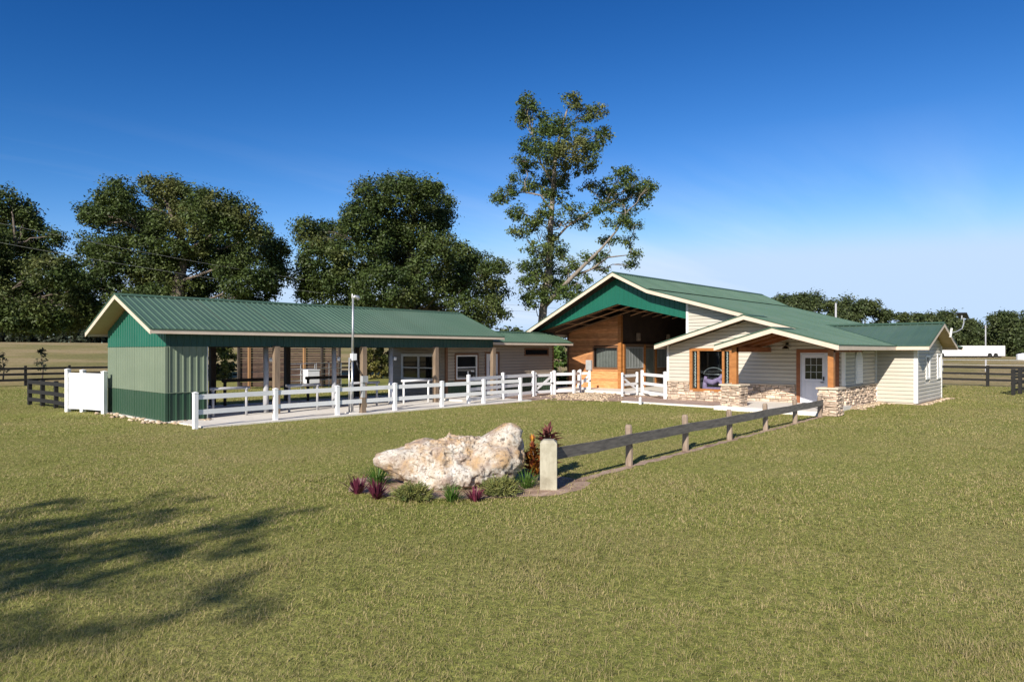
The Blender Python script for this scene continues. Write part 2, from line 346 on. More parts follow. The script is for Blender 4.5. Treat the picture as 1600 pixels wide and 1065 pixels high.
def wall_panels(plane, c, sgn, a0, a1, zb, zt, mat, parent, pw=.914, rib=.2285, h=.02, name='wall_panel'):
    """vertical ribbed metal sheets on plane X=c or Y=c; outward = sgn along the plane's normal"""
    k = max(1, round((a1 - a0) / pw)); pw = (a1 - a0) / k; nr = max(1, round(pw / rib)); rb = pw / nr
    fb = zb if callable(zb) else (lambda a: zb); ft = zt if callable(zt) else (lambda a: zt)
    for i in range(k):
        prof = [(0, 0)]
        for j in range(nr):
            q = (j + .5) * rb; prof += [(q - .032, 0), (q - .014, h), (q + .014, h), (q + .032, 0)]
        prof.append((pw, 0)); vs = []
        for s_, hh in prof:
            a = a0 + i * pw + s_; d = c + sgn * (hh + .001 + .002 * (i % 2)); lo, hi = fb(a), max(fb(a) + .002, ft(a))
            vs += [(d, a, lo), (d, a, hi)] if plane == 'X' else [(a, d, lo), (a, d, hi)]
        fs = [(2 * q, 2 * q + 2, 2 * q + 3, 2 * q + 1) for q in range(len(prof) - 1)]
        mb = MB(); mb.add(vs, fs); mb.build(name, mat, parent)
def PT(plane, c, sgn, a, z, off): return (c + sgn * off, a, z) if plane == 'X' else (a, c + sgn * off, z)
def pbox(mb, plane, c, sgn, a0, a1, z0, z1, o0, o1):
    return mb.hexa([PT(plane, c, sgn, a0, z0, o0), PT(plane, c, sgn, a1, z0, o0), PT(plane, c, sgn, a1, z0, o1), PT(plane, c, sgn, a0, z0, o1),
                    PT(plane, c, sgn, a0, z1, o0), PT(plane, c, sgn, a1, z1, o0), PT(plane, c, sgn, a1, z1, o1), PT(plane, c, sgn, a0, z1, o1)])
def siding(plane, c, sgn, a0, a1, z0, z1, mat, parent, holes=(), top=None, ex=.165, name='siding_board', flat=False):
    k = max(1, round((z1 - z0) / ex)); e = (z1 - z0) / k
    def span(z, lo, hi):
        if top is None: return lo, hi
        n = 60; xs = [lo + (hi - lo) * i / n for i in range(n + 1)]; ok = [x for x in xs if top(x) >= z]
        if not ok: return None
        l, h = ok[0], ok[-1]
        def ref(x_in, x_out):
            for _ in range(18):
                mid = (x_in + x_out) / 2
                if top(mid) >= z: x_in = mid
                else: x_out = mid
            return x_in
        st = (hi - lo) / n
        if l > lo: l = ref(l, l - st)
        if h < hi: h = ref(h, h + st)
        return l, h
    for i in range(k):
        zb, zt = z0 + i * e, z0 + (i + 1) * e
        segs = [(a0, a1)]
        for (h0, h1, hz0, hz1) in holes:
            if hz1 > zb + .01 and hz0 < zt - .01:
                ns = []
                for (s0, s1) in segs:
                    if h0 > s0: ns.append((s0, min(s1, h0)))
                    if h1 < s1: ns.append((max(s0, h1), s1))
                segs = [s for s in ns if s[1] - s[0] > .02]
        for (s0, s1) in segs:
            b = span(zb, s0, s1); t = span(zt, s0, s1)
            if b is None: continue
            if t is None: m_ = max((b[0] + (b[1] - b[0]) * q / 20 for q in range(21)), key=top); t = (m_ - .01, m_ + .01); ztt = min(zt, top(m_))
            else: ztt = zt
            mb = MB()
            if flat:
                ob = .016 + random.uniform(-.004, .004); g_ = .005
                prof = [(0, ob, g_), (1, ob, 0)]
            else: prof = [(0, .044, 0), (.58, .040, 0), (.74, .012, 0), (1, .004, 0)]
            vs = []
            for (u, off, gz) in prof:
                zz = zb + (ztt - zb) * u + gz
                for e_ in (0, 1): vs += [PT(plane, c, sgn, b[e_] + (t[e_] - b[e_]) * u, zz, 0), PT(plane, c, sgn, b[e_] + (t[e_] - b[e_]) * u, zz, off)]
            n_ = len(prof); fs = [(0, 2, 3, 1), (4 * n_ - 4, 4 * n_ - 3, 4 * n_ - 1, 4 * n_ - 2)]
            for q in range(n_ - 1): k_ = 4 * q; fs += [(k_ + 1, k_ + 3, k_ + 7, k_ + 5), (k_, k_ + 1, k_ + 5, k_ + 4), (k_ + 3, k_ + 2, k_ + 6, k_ + 7)]
            mb.add(vs, fs)
            mb.build(name, mat, parent)
def wallcore(plane, c, sgn, a0, a1, z0, z1, mat, parent, top=None, th=.12, name='wall', gap=.004):
    """solid wall just behind the cladding; top(a) gives a gable outline (a list of break points)"""
    if top is None: pts = [(a0, z0), (a1, z0), (a1, z1), (a0, z1)]
    else: pts = [(a0, z0), (a1, z0)] + [(a, top(a)) for a in sorted([a0, a1] + [q for q in (z1 or []) if a0 < q < a1], reverse=True)]
    mb = MB(); mb.poly([PT(plane, c, sgn, a, z, -gap) for a, z in pts], Vector(PT(plane, 0, sgn, 0, 0, -th)))
    return mb.build(name, mat, parent)
STONE_MESH = []
def stone_meshes():
    for k in range(7):
        r = random.Random(k); vs = []; n = 3
        # a rounded, chipped block -0.5..0.5, front face bulging
        for (x, z) in [(-.5, -.5), (.5, -.5), (.5, .5), (-.5, .5)]:
            vs.append((x * (1 - r.random() * .06), 0, z * (1 - r.random() * .08)))
        for (x, z) in [(-.5, -.5), (0, -.5), (.5, -.5), (.5, 0), (.5, .5), (0, .5), (-.5, .5), (-.5, 0)]:
            vs.append((x * (.97 - r.random() * .10), .7 + r.random() * .1, z * (.96 - r.random() * .16)))
        for (x, z) in [(-.3, -.28), (.3, -.28), (.32, .28), (-.3, .28)]:
            vs.append((x + r.uniform(-.08, .08), 1 + r.uniform(-.12, .1), z + r.uniform(-.08, .08)))
        f = [(0, 1, 5, 4), (1, 6, 5), (1, 2, 7, 6), (2, 8, 7), (2, 3, 9, 8), (3, 10, 9), (3, 0, 11, 10), (0, 4, 11),
             (4, 5, 12), (5, 13, 12), (5, 6, 13), (6, 7, 13), (7, 14, 13), (7, 8, 14), (8, 9, 14), (9, 15, 14), (9, 10, 15), (10, 11, 15), (11, 12, 15), (11, 4, 12), (12, 13, 14, 15)]
        me = bpy.data.meshes.new('stone'); me.from_pydata(vs, [], f); me.update(); me.materials.append(M['stone']); STONE_MESH.append(me)
stone_meshes()
def stones(plane, c, sgn, a0, a1, z0, z1, parent, holes=(), hmin=.055, hmax=.17, wmin=.10, wmax=.46):
    z = z0
    while z < z1 - .03:
        h = min(random.uniform(hmin, hmax), z1 - z)
        if z1 - z - h < .05: h = z1 - z
        a = a0
        while a < a1 - .02:
            w = min(random.uniform(wmin, wmax), a1 - a)
            if a1 - a - w < .08: w = a1 - a
            cx, cz = a + w / 2, z + h / 2
            hit = False
            for (h0, h1, hz0, hz1) in holes:
                if cx > h0 - .03 and cx < h1 + .03 and cz > hz0 and cz < hz1: hit = True
            if not hit:
                split = random.random() < .4 and h > .10
                for q in range(2 if split else 1):
                    hh = h / 2 if split else h; zz = z + hh * (q + .5) + random.uniform(-.008, .008)
                    o = bpy.data.objects.new('stone', random.choice(STONE_MESH)); COL.objects.link(o); o.parent = parent
                    o.location = Vector(PT(plane, c, sgn, cx, zz, 0)) - ORG[parent.name]
                    # local y -> outward, local x -> along
                    ang = {('X', -1): R(90), ('X', 1): R(-90), ('Y', -1): R(180), ('Y', 1): 0}[(plane, sgn)]
                    o.rotation_euler = (0, random.uniform(-.075, .075), ang); o.scale = (w * .985 * random.choice((-1, 1)) if False else w * .985, random.uniform(.03, .10), hh * random.uniform(.88, 1.0))
            a += w
        z += h
def frame_ring(mb, plane, c, sgn, a0, a1, z0, z1, w, o0, o1, bottom=True):
    pbox(mb, plane, c, sgn, a0, a0 + w, z0, z1, o0, o1); pbox(mb, plane, c, sgn, a1 - w, a1, z0, z1, o0, o1)
    pbox(mb, plane, c, sgn, a0 + w, a1 - w, z1 - w, z1, o0, o1 - .002)
    if bottom: pbox(mb, plane, c, sgn, a0 + w, a1 - w, z0, z0 + w, o0, o1 - .002)
def window(parent, plane, c, sgn, a0, a1, z0, z1, mat='trim_white', w=.06, out=.035, glass='glass_dark', rails=(), mullions=(), sill=None, sashes=()):
    mb = MB(); frame_ring(mb, plane, c, sgn, a0, a1, z0, z1, w, -.02, out); win = mb.build('window', mat, parent)
    mb = MB(); pbox(mb, plane, c, sgn, a0 + w, a1 - w, z0 + w, z1 - w, -.012, .002); mb.build('pane', glass, win)
    for zr in rails:
        mb = MB(); pbox(mb, plane, c, sgn, a0 + w, a1 - w, zr - .025, zr + .025, .0, out - .006); mb.build('meeting_rail', mat, win)
    for am in mullions:
        mb = MB(); pbox(mb, plane, c, sgn, am - w * .7, am + w * .7, z0 + w, z1 - w, .0, out - .004); mb.build('mullion', mat, win)
    if sill:
        mb = MB(); pbox(mb, plane, c, sgn, a0 - .06, a1 + .06, z0 - .09, z0 - .002, 0, out + .03); mb.build('sill', sill, win)
    return win
def board(parent, name, mat, *args):
    mb = MB(); mb.box(*args); return mb.build(name, mat, parent)
def rake(parent, p, q, h, thv, mat, name='fascia'):
    p = Vector(p); q = Vector(q); dz = Vector((0, 0, -h)); mb = MB(); mb.quadprism(p, q, q + dz, p + dz, thv); return mb.build(name, mat, parent)

# ------------------------------------------------------------------ open green shed
S = thing('open_shed', 'long open-sided green metal shed with gabled green roof and sage end wall', 'shed', (16.4, 26.2, 0))
X0, X1, Y0, Y1 = 8.79, 24.1, 23.39, 29.0; RY, RZ = 26.2, 4.32; EZ = 3.04; EY0, EY1 = 22.95, 29.45; GX0, GX1 = 8.17, 24.45
sl_ = (RZ - EZ) / (RY - EY0)
stop = lambda y: RZ - .14 - sl_ * abs(y - RY)
wallcore('X', X0, -1, Y0, Y1, .0, [RY], 'interior_shaded', S, top=stop, th=.1, name='end_wall')
wall_panels('X', X0, -1, Y0, Y1, .03, .965, 'wainscot_green', S)
wall_panels('X', X0, -1, Y0, Y1, .985, 2.495, 'sage_metal', S)
wall_panels('X', X0, -1, Y0, Y1, 2.51, stop, 'gable_green', S)
for z, mt in ((.965, 'sage_metal'), (2.493, 'gable_green')):
    board(S, 'trim_strip', mt, X0 - .03, Y0 - .028, z, X0 + .01, Y1, z + .022)
XF = 10.12
wallcore('Y', Y0, -1, X0 + .1, XF, .0, 2.9, 'interior_shaded', S, th=.1, name='front_wall')
wall_panels('Y', Y0, -1, X0, XF, .03, .965, 'wainscot_green', S, pw=.66, rib=.22, h=.03)
wall_panels('Y', Y0, -1, X0, XF, .985, 2.495, 'sage_metal', S, pw=.66, rib=.22, h=.03)
board(S, 'trim_strip', 'sage_metal', X0 - .026, Y0 - .037, .964, XF, Y0 - .001, .987)
board(S, 'corner_trim', 'sage_metal', X0 - .034, Y0 - .036, .985, X0 + .05, Y0 - .002, 2.5)
board(S, 'corner_trim', 'wainscot_green', X0 - .034, Y0 - .036, .03, X0 + .05, Y0 - .002, .963)
board(S, 'edge_trim', 'galvanised', XF, Y0 - .03, .03, XF + .03, Y0 + .1, 2.5)
wallcore('Y', Y1, 1, X0 + .1, XF - .02, 0, 2.9, 'sage_metal', S, th=.1, name='back_wall')
wallcore('X', XF, 1, Y0 + .1, Y1 - .1, 0, 2.9, 'siding_taupe_shaded', S, th=.1, name='partition_wall')
wall_panels('Y', Y0 - .012, -1, X0, X1 + .02, 2.50, 2.985, 'header_green_shaded', S, rib=.2285, h=.022, name='header_panel')
board(S, 'header_beam', 'dark_shaded_timber', XF, Y0 + .005, 2.52, X1, Y0 + .14, 2.98)
board(S, 'header_beam', 'dark_shaded_timber', XF, Y1 - .16, 2.5, X1 - 1.9, Y1 - .02, 2.98)
roof_panels((GX0, EY0, EZ), (1, 0, 0), (0, RY - EY0, RZ - EZ), GX1 - GX0, 'roof_green', S)
roof_panels((GX0, EY1, EZ), (1, 0, 0), (0, RY - EY1, RZ - EZ), GX1 - GX0, 'roof_green', S)
deck('roof_deck', (GX0 + .01, EY0 + .02, EZ), (1, 0, 0), (0, RY - EY0 - .02, RZ - EZ), GX1 - GX0 - .02, .05, 'soffit_cream', S)
deck('roof_deck', (GX0 + .01, EY1 - .02, EZ), (1, 0, 0), (0, RY - EY1 + .02, RZ - EZ), GX1 - GX0 - .02, .05, 'soffit_cream', S)
mb = MB(); mb.poly([(GX0 - .01, RY - .2, RZ - .045), (GX0 - .01, RY, RZ + .045), (GX0 - .01, RY + .2, RZ - .045), (GX0 - .01, RY, RZ + .03)], (GX1 - GX0 + .02, 0, 0)); mb.build('ridge_cap', 'ridge_green', S)
board(S, 'fascia', 'fascia_cream', GX0, EY0 - .01, EZ - .14, GX1, EY0 + .02, EZ - .012)
board(S, 'drip_edge', 'ridge_green', GX0, EY0 - .03, EZ - .02, GX1, EY0 - .002, EZ + .022)
board(S, 'fascia', 'fascia_cream', GX0, EY1 - .02, EZ - .14, GX1, EY1 + .01, EZ - .012)
for gx, dx in ((GX0 - .025, .03), (GX1 - .005, .03)):
    rake(S, (gx, EY0 - .01, EZ - .012), (gx, RY, RZ - .012), .15, (dx, 0, 0), 'fascia_cream'); rake(S, (gx, EY1 + .01, EZ - .012), (gx, RY, RZ - .012), .15, (dx, 0, 0), 'fascia_cream')
    for ye in (EY0 - .01, EY1 + .01):
        rake(S, (gx - .012, ye, EZ + .04), (gx - .012, RY, RZ + .04), .052, (dx + .024, 0, 0), 'ridge_green', name='rake_trim')
# flat soffit returns under the front eave
board(S, 'soffit', 'soffit_cream', X0, EY0 + .02, EZ - .135, X1, Y0 - .04, EZ - .115)
def timber_post(x, y, z1, mat, r=.1, name='post', z0=.03, n=10, square=True, parent=S):
    mb = MB()
    if square: mb.box(x - r, y - r, z0, x + r, y + r, z1)
    else: mb.tube([(x, y, z0), (x + .01, y, z1 * .5), (x, y + .01, z1)], [r * 1.04, r, r * .94], n)
    return mb.build(name, mat, parent, smooth=not square)
for x in (12.6, 16.42, 20.3, 24.0): timber_post(x, 23.27, 2.52, 'post_wood', .1)
for x in (12.72, 16.16, 19.95): timber_post(x, 28.85, 2.6, 'dark_shaded_timber', .11)
for x in (12.63, 15.57, 18.43):
    p = timber_post(x, 24.1, 2.62, 'grey_post', .095, square=False)
    mb = MB(); mb.tube([(x, 24.1, .05), (x, 24.1, 1.0)], .102, 12); mb.build('sleeve', 'vinyl_white' if x > 18 else 'grey_post', p, True)
    mb = MB(); mb.tube([(x + .1, 24.0, 2.02), (x + .17, 23.93, 2.02)], [.075, .085], 12); mb.build('hook_disc', 'vinyl_white', p)
    mb = MB(); mb.tube([(x, 24.1, 1.62), (x, 24.1, 1.66)], .104, 12); mb.build('band', 'box_grey', p)
board(S, 'tie_beam', 'dark_shaded_timber', 10.2, 24.0, 2.6, 22.2, 24.2, 2.75)

# ------------------------------------------------------------------ feed room at the end of the shed
B = thing('feed_room', 'taupe sided feed room with low green roof, white door and slot window', 'building', (26.4, 26.5, 0))
BX0, BX1, BY0, BY1 = 22.3, 30.5, 24.8, 29.0
holesF = [(22.86, 24.44, .86, 2.22), (24.94, 26.02, .0, 2.3), (28.0, 30.1, 2.05, 2.5)]
wallcore('Y', BY0, -1, BX0, BX1, 0, 2.78, 'siding_taupe_shaded', B, th=.12, name='front_wall')
siding('Y', BY0, -1, BX0 + .05, BX1 - .06, .9, 2.78, 'siding_taupe_shaded', B, holes=holesF, ex=.155)
wall_panels('Y', BY0 - .004, -1, BX0 + .05, 24.94, .04, .88, 'wainscot_green', B); wall_panels('Y', BY0 - .004, -1, 26.02, BX1, .04, .88, 'wainscot_green', B)
wallcore('X', BX0, -1, BY0 + .12, BY1, 0, 2.9, 'siding_taupe_shaded', B, th=.12, name='side_wall')
siding('X', BX0, -1, BY0 + .06, BY1, .05, 2.9, 'siding_taupe_shaded', B, holes=[(25.55, 28.2, .88, 2.18)], ex=.155)
wallcore('X', BX1, 1, BY0 + .12, BY1, 0, 2.85, 'siding_taupe_shaded', B, th=.12, name='side_wall')
wallcore('Y', BY1, 1, BX0 + .12, BX1 - .12, 0, 2.78, 'siding_taupe_shaded', B, th=.12, name='back_wall')
board(B, 'corner_trim', 'trim_brown', BX0 - .056, BY0 - .056, .05, BX0 + .07, BY0 + .05, 2.75)
board(B, 'corner_trim', 'trim_brown', BX1 - .07, BY0 - .056, .05, BX1 + .03, BY0 + .05, 2.75)
def cased(parent, plane, c, sgn, a0, a1, z0, z1, w=.1, mat='trim_brown', bottom=True):
    mb = MB(); frame_ring(mb, plane, c, sgn, a0 - w, a1 + w, z0 - (w if bottom else 0), z1 + w, w, -.01, .055, bottom); return mb.build('casing', mat, parent)
cased(B, 'Y', BY0, -1, 22.93, 24.37, .94, 2.14); w_ = window(B, 'Y', BY0, -1, 22.93, 24.37, .94, 2.14, w=.065, rails=(1.53,), out=.06)
mb = MB(); pbox(mb, 'Y', BY0, -1, 23.72, 23.82, 1.18, 1.34, .003, .006); pbox(mb, 'Y', BY0, -1, 23.98, 24.2, 1.3, 1.36, .003, .006); mb.build('sticker', 'trim_white', w_)
mb = MB(); frame_ring(mb, 'X', BX0, -1, 25.48, 28.22, .86, 2.2, .06, -.01, .055); mb.build('casing', 'trim_white', B)
window(B, 'X', BX0, -1, 25.54, 28.16, .92, 2.14, w=.07, rails=(1.5,), mullions=(26.85,), out=.06)
cased(B, 'Y', BY0, -1, 25.04, 25.92, .12, 2.2, bottom=False)
mb = MB(); pbox(mb, 'Y', BY0, -1, 25.04, 25.92, .12, 2.2, -.01, .018); dr = mb.build('door', 'trim_white', B)
pts = [(25.3, 1.1), (25.66, 1.1), (25.66, 1.75)] + [(25.48 + .18 * math.cos(R(t)), 1.75 + .2 * math.sin(R(t))) for t in range(20, 170, 20)] + [(25.3, 1.75)]
mb = MB(); mb.poly([PT('Y', BY0, -1, a, z, .019) for a, z in pts], (0, -.006, 0)); mb.build('arched_pane', 'glass_dark', dr)
mb = MB(); mb.tube([(25.82, BY0 - .02, 1.1), (25.82, BY0 - .07, 1.1)], .03, 8); mb.build('handle', 'black_metal', dr)
cased(B, 'Y', BY0, -1, 28.08, 30.02, 2.15, 2.42, .08); mb = MB(); pbox(mb, 'Y', BY0, -1, 28.08, 30.02, 2.15, 2.42, -.01, .004); mb.build('slot_window', 'glass_dark', B)
bz, bry, brz = 2.80, 25.5, 3.38; bey = 23.95
roof_panels((23.9, bey, bz), (1, 0, 0), (0, bry - bey, brz - bz), 31.3 - 23.9, 'roof_green', B); roof_panels((23.9, 29.6, bz), (1, 0, 0), (0, bry - 29.6, brz - bz), 31.3 - 23.9, 'roof_green', B)
deck('roof_deck', (23.95, bey + .02, bz), (1, 0, 0), (0, bry - bey - .02, brz - bz), 31.28 - 23.95, .05, 'soffit_cream', B); deck('roof_deck', (23.95, 29.58, bz), (1, 0, 0), (0, bry - 29.58, brz - bz), 31.28 - 23.95, .05, 'soffit_cream', B)
board(B, 'fascia', 'fascia_cream', 24.3, bey - .012, bz - .14, 31.3, bey + .018, bz - .012); board(B, 'drip_edge', 'ridge_green', 24.3, bey - .03, bz - .018, 31.32, bey - .014, bz + .02)
rake(B, (31.28, bey, bz - .012), (31.28, bry, brz - .012), .14, (.03, 0, 0), 'fascia_cream'); rake(B, (31.28, 29.6, bz - .012), (31.28, bry, brz - .012), .14, (.03, 0, 0), 'fascia_cream')
mb = MB(); mb.poly([(23.9, bry - .18, brz - .02), (23.9, bry, brz + .05), (23.9, bry + .18, brz - .02), (23.9, bry, brz + .035)], (7.42, 0, 0)); mb.build('ridge_cap', 'ridge_green', B)

# ------------------------------------------------------------------ main barn with house front, porch and wing
H_ = thing('horse_barn', 'large barn with green gable, open aisle, beige siding and stone base', 'barn', (38, 17, 0))
MX0, MX1 = 29.7, 48.8; RGY, RGZ = 20.15, 6.42; BKY, BKZ = 18.1, 5.42; SEY, SEZ = 7.8, 2.56; LEY, LEZ = 26.25, 3.40
ssl = (BKZ - SEZ) / (BKY - SEY)
G2X, G2Y = 28.6, 12.6; G2Z = SEZ + ssl * (G2Y - SEY); G2LY, G2LZ = 17.0, 2.62
PX0, PGY = 25.5, 10.13; PGZ = SEZ + ssl * (PGY - SEY); PLY, PLZ = 12.45, 2.55
WX = 29.5
def top2(y):   # underside of the stepped front roofs
    return (G2Z - (G2Z - G2LZ) / (G2LY - G2Y) * (y - G2Y) if y > G2Y else SEZ + ssl * (y - SEY)) - .13
winY0, winY1, winZ0, winZ1 = 13.62, 15.53, .56, 2.38; drY0, drY1 = 9.02, 10.62
# house front wall on X = 29.5 (one wall with door and window openings)
for (a0, a1, z0, tp) in ((8.8, drY0, 0, None), (drY1, winY0, 0, None), (winY1, 16.8, 0, None)):
    wallcore('X', WX, -1, a0, a1, z0, [G2Y], 'siding_light', H_, top=top2, th=.15, name='front_wall')
wallcore('X', WX, -1, winY0, winY1, winZ1, [], 'siding_light', H_, top=top2, th=.15, name='front_wall'); wallcore('X', WX, -1, winY0, winY1, 0, winZ0, 'siding_light', H_, th=.15, name='front_wall')
wallcore('X', WX, -1, drY0, drY1, 2.32, [], 'siding_light', H_, top=top2, th=.15, name='front_wall')
siding('X', WX, -1, 8.86, 16.74, .93, 3.95, 'siding_light', H_, holes=[(winY0 - .02, winY1 + .02, winZ0, winZ1), (drY0 - .05, drY1 + .05, 0, 2.34)], top=top2)
board(H_, 'corner_trim', 'trim_white', WX - .056, 16.72, .93, WX + .06, 16.83, 2.6)
board(H_, 'corner_trim', 'trim_white', WX - .056, 8.744, .93, WX + .06, 8.87, 2.65)
# stone base
def stone_part(plane, c, sgn, a0, a1, z0, z1, holes=(), cap=True):
    mb = MB(); n_ = 0
    segs = [(a0, a1)]
    for (h0, h1, hz0, hz1) in holes:
        segs = [q for s in segs for q in ((s[0], min(s[1], h0)), (max(s[0], h1), s[1])) if q[1] - q[0] > .02] if hz0 <= z0 + .05 else segs
    for (q0, q1) in segs: pbox(mb, plane, c, sgn, q0, q1, z0, min(z1, min([h[2] for h in holes if h[2] > z0 + .05 and h[0] < q1 and h[1] > q0] or [9])), 0, .03)
    st = mb.build('stone_base', 'mortar', H_)
    stones(plane, c + sgn * .018, sgn, a0, a1, z0 + .01, z1, st, holes)
    if cap:
        for (q0, q1) in segs:
            cs = [(q0, q1)]
            for (h0, h1, hz0, hz1) in holes:
                if hz1 > z1 and hz0 < z1: cs = [q for s in cs for q in ((s[0], min(s[1], h0)), (max(s[0], h1), s[1])) if q[1] - q[0] > .02]
            for c0, c1 in cs:
                mb = MB(); pbox(mb, plane, c, sgn, c0, c1, z1 + .004, z1 + .05, 0, .12); mb.build('stone_cap', 'stone_cap', st)
    return st
stone_part('X', WX, -1, 10.72, 16.8, 0, .87, holes=[(winY0 - .08, winY1 + .08, winZ0 - .08, 2.4)])
stone_part('Y', 8.8, -1, WX - .06, 33.9, 0, .85)
# side wall under the eave
wallcore('Y', 8.8, -1, WX + .15, 33.93, 0, 2.75, 'siding_light', H_, th=.15, name='side_wall')
siding('Y', 8.8, -1, WX + .07, 33.93, .93, 2.75, 'siding_light', H_, holes=[(30.85, 31.95, .93, 2.42)])
pts = [(30.9, .97), (31.9, .97), (31.9, 1.95)] + [(31.4 + .5 * math.cos(R(t)), 1.95 + .42 * math.sin(R(t))) for t in range(15, 180, 15)] + [(30.9, 1.95)]
mb = MB(); mb.poly([PT('Y', 8.8, -1, a, z, -.003) for a, z in pts], (0, -.06, 0)); wn_ = mb.build('arched_window', 'trim_white', H_)
pts = [(31.02, 1.08), (31.78, 1.08), (31.78, 1.93)] + [(31.4 + .38 * math.cos(R(t)), 1.95 + .31 * math.sin(R(t))) for t in range(15, 180, 15)] + [(31.02, 1.93)]
mb = MB(); mb.poly([PT('Y', 8.8, -1, a, z, .058) for a, z in pts], (0, -.006, 0)); mb.build('shutter_panel', 'door_white', wn_)
for zz in [1.15 + .11 * i for i in range(8)]:
    mb = MB(); pbox(mb, 'Y', 8.8, -1, 31.04, 31.76, zz, zz + .07, .065, .075); mb.build('louvre', 'trim_white', wn_)
# porch window: cedar frame with side lights
Fw = MB(); frame_ring(Fw, 'X', WX, -1, winY0 - .1, winY1 + .1, winZ0 - .1, winZ1 + .1, .13, -.05, .065); wf = Fw.build('porch_window', 'cedar', H_)
for a in (winY1 - .34, winY0 + .34):
    mb = MB(); pbox(mb, 'X', WX, -1, a - .05, a + .05, winZ0 + .03, winZ1 - .03, -.05, .045); mb.build('mullion', 'cedar', wf)
for (a0, a1) in ((winY0 + .03, winY0 + .29), (winY0 + .39, winY1 - .39), (winY1 - .29, winY1 - .03)):
    mb = MB(); pbox(mb, 'X', WX, -1, a0, a1, winZ0 + .03, winZ1 - .03, -.02, -.012); mb.build('pane', 'glass', wf)
for ac in (winY0 + .16, winY1 - .16):
    mb = MB()
    for i in range(22):
        z = winZ0 + .1 + i * .076; pbox(mb, 'X', WX, -1, ac - .03 + (.012 if i % 2 else 0), ac + .03 + (.012 if i % 2 else 0), z, z + .05, -.06, -.03)
    mb.build('beaded_curtain', 'trim_white', wf)
# room behind the window
mb = MB(); mb.box(29.66, 10.9, .16, 33.6, 16.3, .18); mb.box(33.5, 10.9, .16, 33.6, 16.3, 2.6); mb.box(29.66, 10.9, .16, 33.6, 11.0, 2.6); mb.box(29.66, 16.2, .16, 33.6, 16.3, 2.6); mb.box(29.66, 10.9, 2.6, 33.6, 16.3, 2.66); mb.build('room_shell', 'interior_shaded', H_)
# front door
mb = MB(); frame_ring(mb, 'X', WX, -1, drY0 - .06, drY1 + .05, .16, 2.42, .15, -.08, .06, False); mb.build('door_casing', 'porch_wood', H_)
mb = MB(); frame_ring(mb, 'X', WX, -1, drY0 + .09, drY1 - .1, .16, 2.27, .05, -.06, .02, False); pbox(mb, 'X', WX, -1, 9.42, 9.50, .16, 2.22, -.06, .018); mb.build('door_frame', 'door_white', H_)
mb = MB(); pbox(mb, 'X', WX, -1, 9.505, drY1 - .155, .18, 1.18, -.05, -.005); pbox(mb, 'X', WX, -1, 9.505, 9.64, 1.18, 2.21, -.05, -.005); pbox(mb, 'X', WX, -1, 10.33, drY1 - .155, 1.18, 2.21, -.05, -.005); pbox(mb, 'X', WX, -1, 9.64, 10.33, 2.06, 2.21, -.05, -.005); dr = mb.build('door', 'door_white', H_)
mb = MB(); pbox(mb, 'X', WX, -1, 9.64, 10.33, 1.18, 2.06, -.035, -.025); mb.build('pane', 'glass_dark', dr)
mb = MB()
for a in (9.87, 10.1): pbox(mb, 'X', WX, -1, a - .012, a + .012, 1.18, 2.06, -.025, -.012)
for z in (1.47, 1.76): pbox(mb, 'X', WX, -1, 9.64, 10.33, z - .012, z + .012, -.025, -.011)
mb.build('muntins', 'box_grey', dr)
for a in (9.62, 10.02):
    mb = MB(); frame_ring(mb, 'X', WX, -1, a, a + .34, .32, 1.06, .035, -.004, .008); mb.build('panel_moulding', 'door_white', dr)
mb = MB(); mb.tube([(WX - .01, 9.58, 1.05), (WX - .07, 9.58, 1.05), (WX - .07, 9.68, 1.05)], .02, 8); pbox(mb, 'X', WX, -1, 9.55, 9.61, 1.12, 1.28, 0, .02); mb.build('door_handle', 'black_metal', dr)
mb = MB(); pbox(mb, 'X', WX, -1, 9.16, 9.42, .3, 2.2, -.05, -.04); mb.build('side_light', 'glass_dark', H_)
# porch pillars, columns, beams
def pillar(x0, x1, y0, y1, zt, label):
    mb = MB(); mb.box(x0 + .03, y0 + .03, 0, x1 - .03, y1 - .03, zt); p = mb.build('stone_pillar', 'mortar', H_)
    for plane, c, sgn, a0, a1 in (('X', x0 + .035, -1, y0, y1), ('Y', y0 + .035, -1, x0 + .02, x1), ('Y', y1 - .035, 1, x0 + .02, x1), ('X', x1 - .035, 1, y0, y1)):
        stones(plane, c, sgn, a0, a1, .01, zt - .01, p, hmin=.05, hmax=.13, wmin=.12, wmax=.46)
    mb = MB(); mb.box(x0 - .07, y0 - .07, zt, x1 + .07, y1 + .07, zt + .06); mb.build('pillar_cap', 'stone_cap', p)
pillar(25.75, 26.5, 11.52, 12.28, .97, ''); pillar(25.75, 26.5, 7.92, 8.55, .97, '')
for y in (11.85, 8.2): board(H_, 'porch_column', 'cedar', 25.98, y - .1, 1.03, 26.18, y + .1, 2.62 if y > 9 else 2.5)
board(H_, 'porch_beam', 'porch_wood', 26.0, 11.75, 2.3, WX - .03, 11.95, 2.5)
board(H_, 'porch_beam', 'porch_wood', 26.0, 8.1, 2.3, WX - .03, 8.3, 2.48)
for x in (26.02, 27.2, 28.4):
    for (ya, za, yb, zb) in ((SEY + .1, SEZ, PGY, PGZ), (PLY - .05, PLZ, PGY, PGZ)):
        mb = MB(); mb.bar((x, ya, za - .16), (x, yb, zb - .16), .06, .14); mb.build('porch_rafter', 'porch_wood', H_)
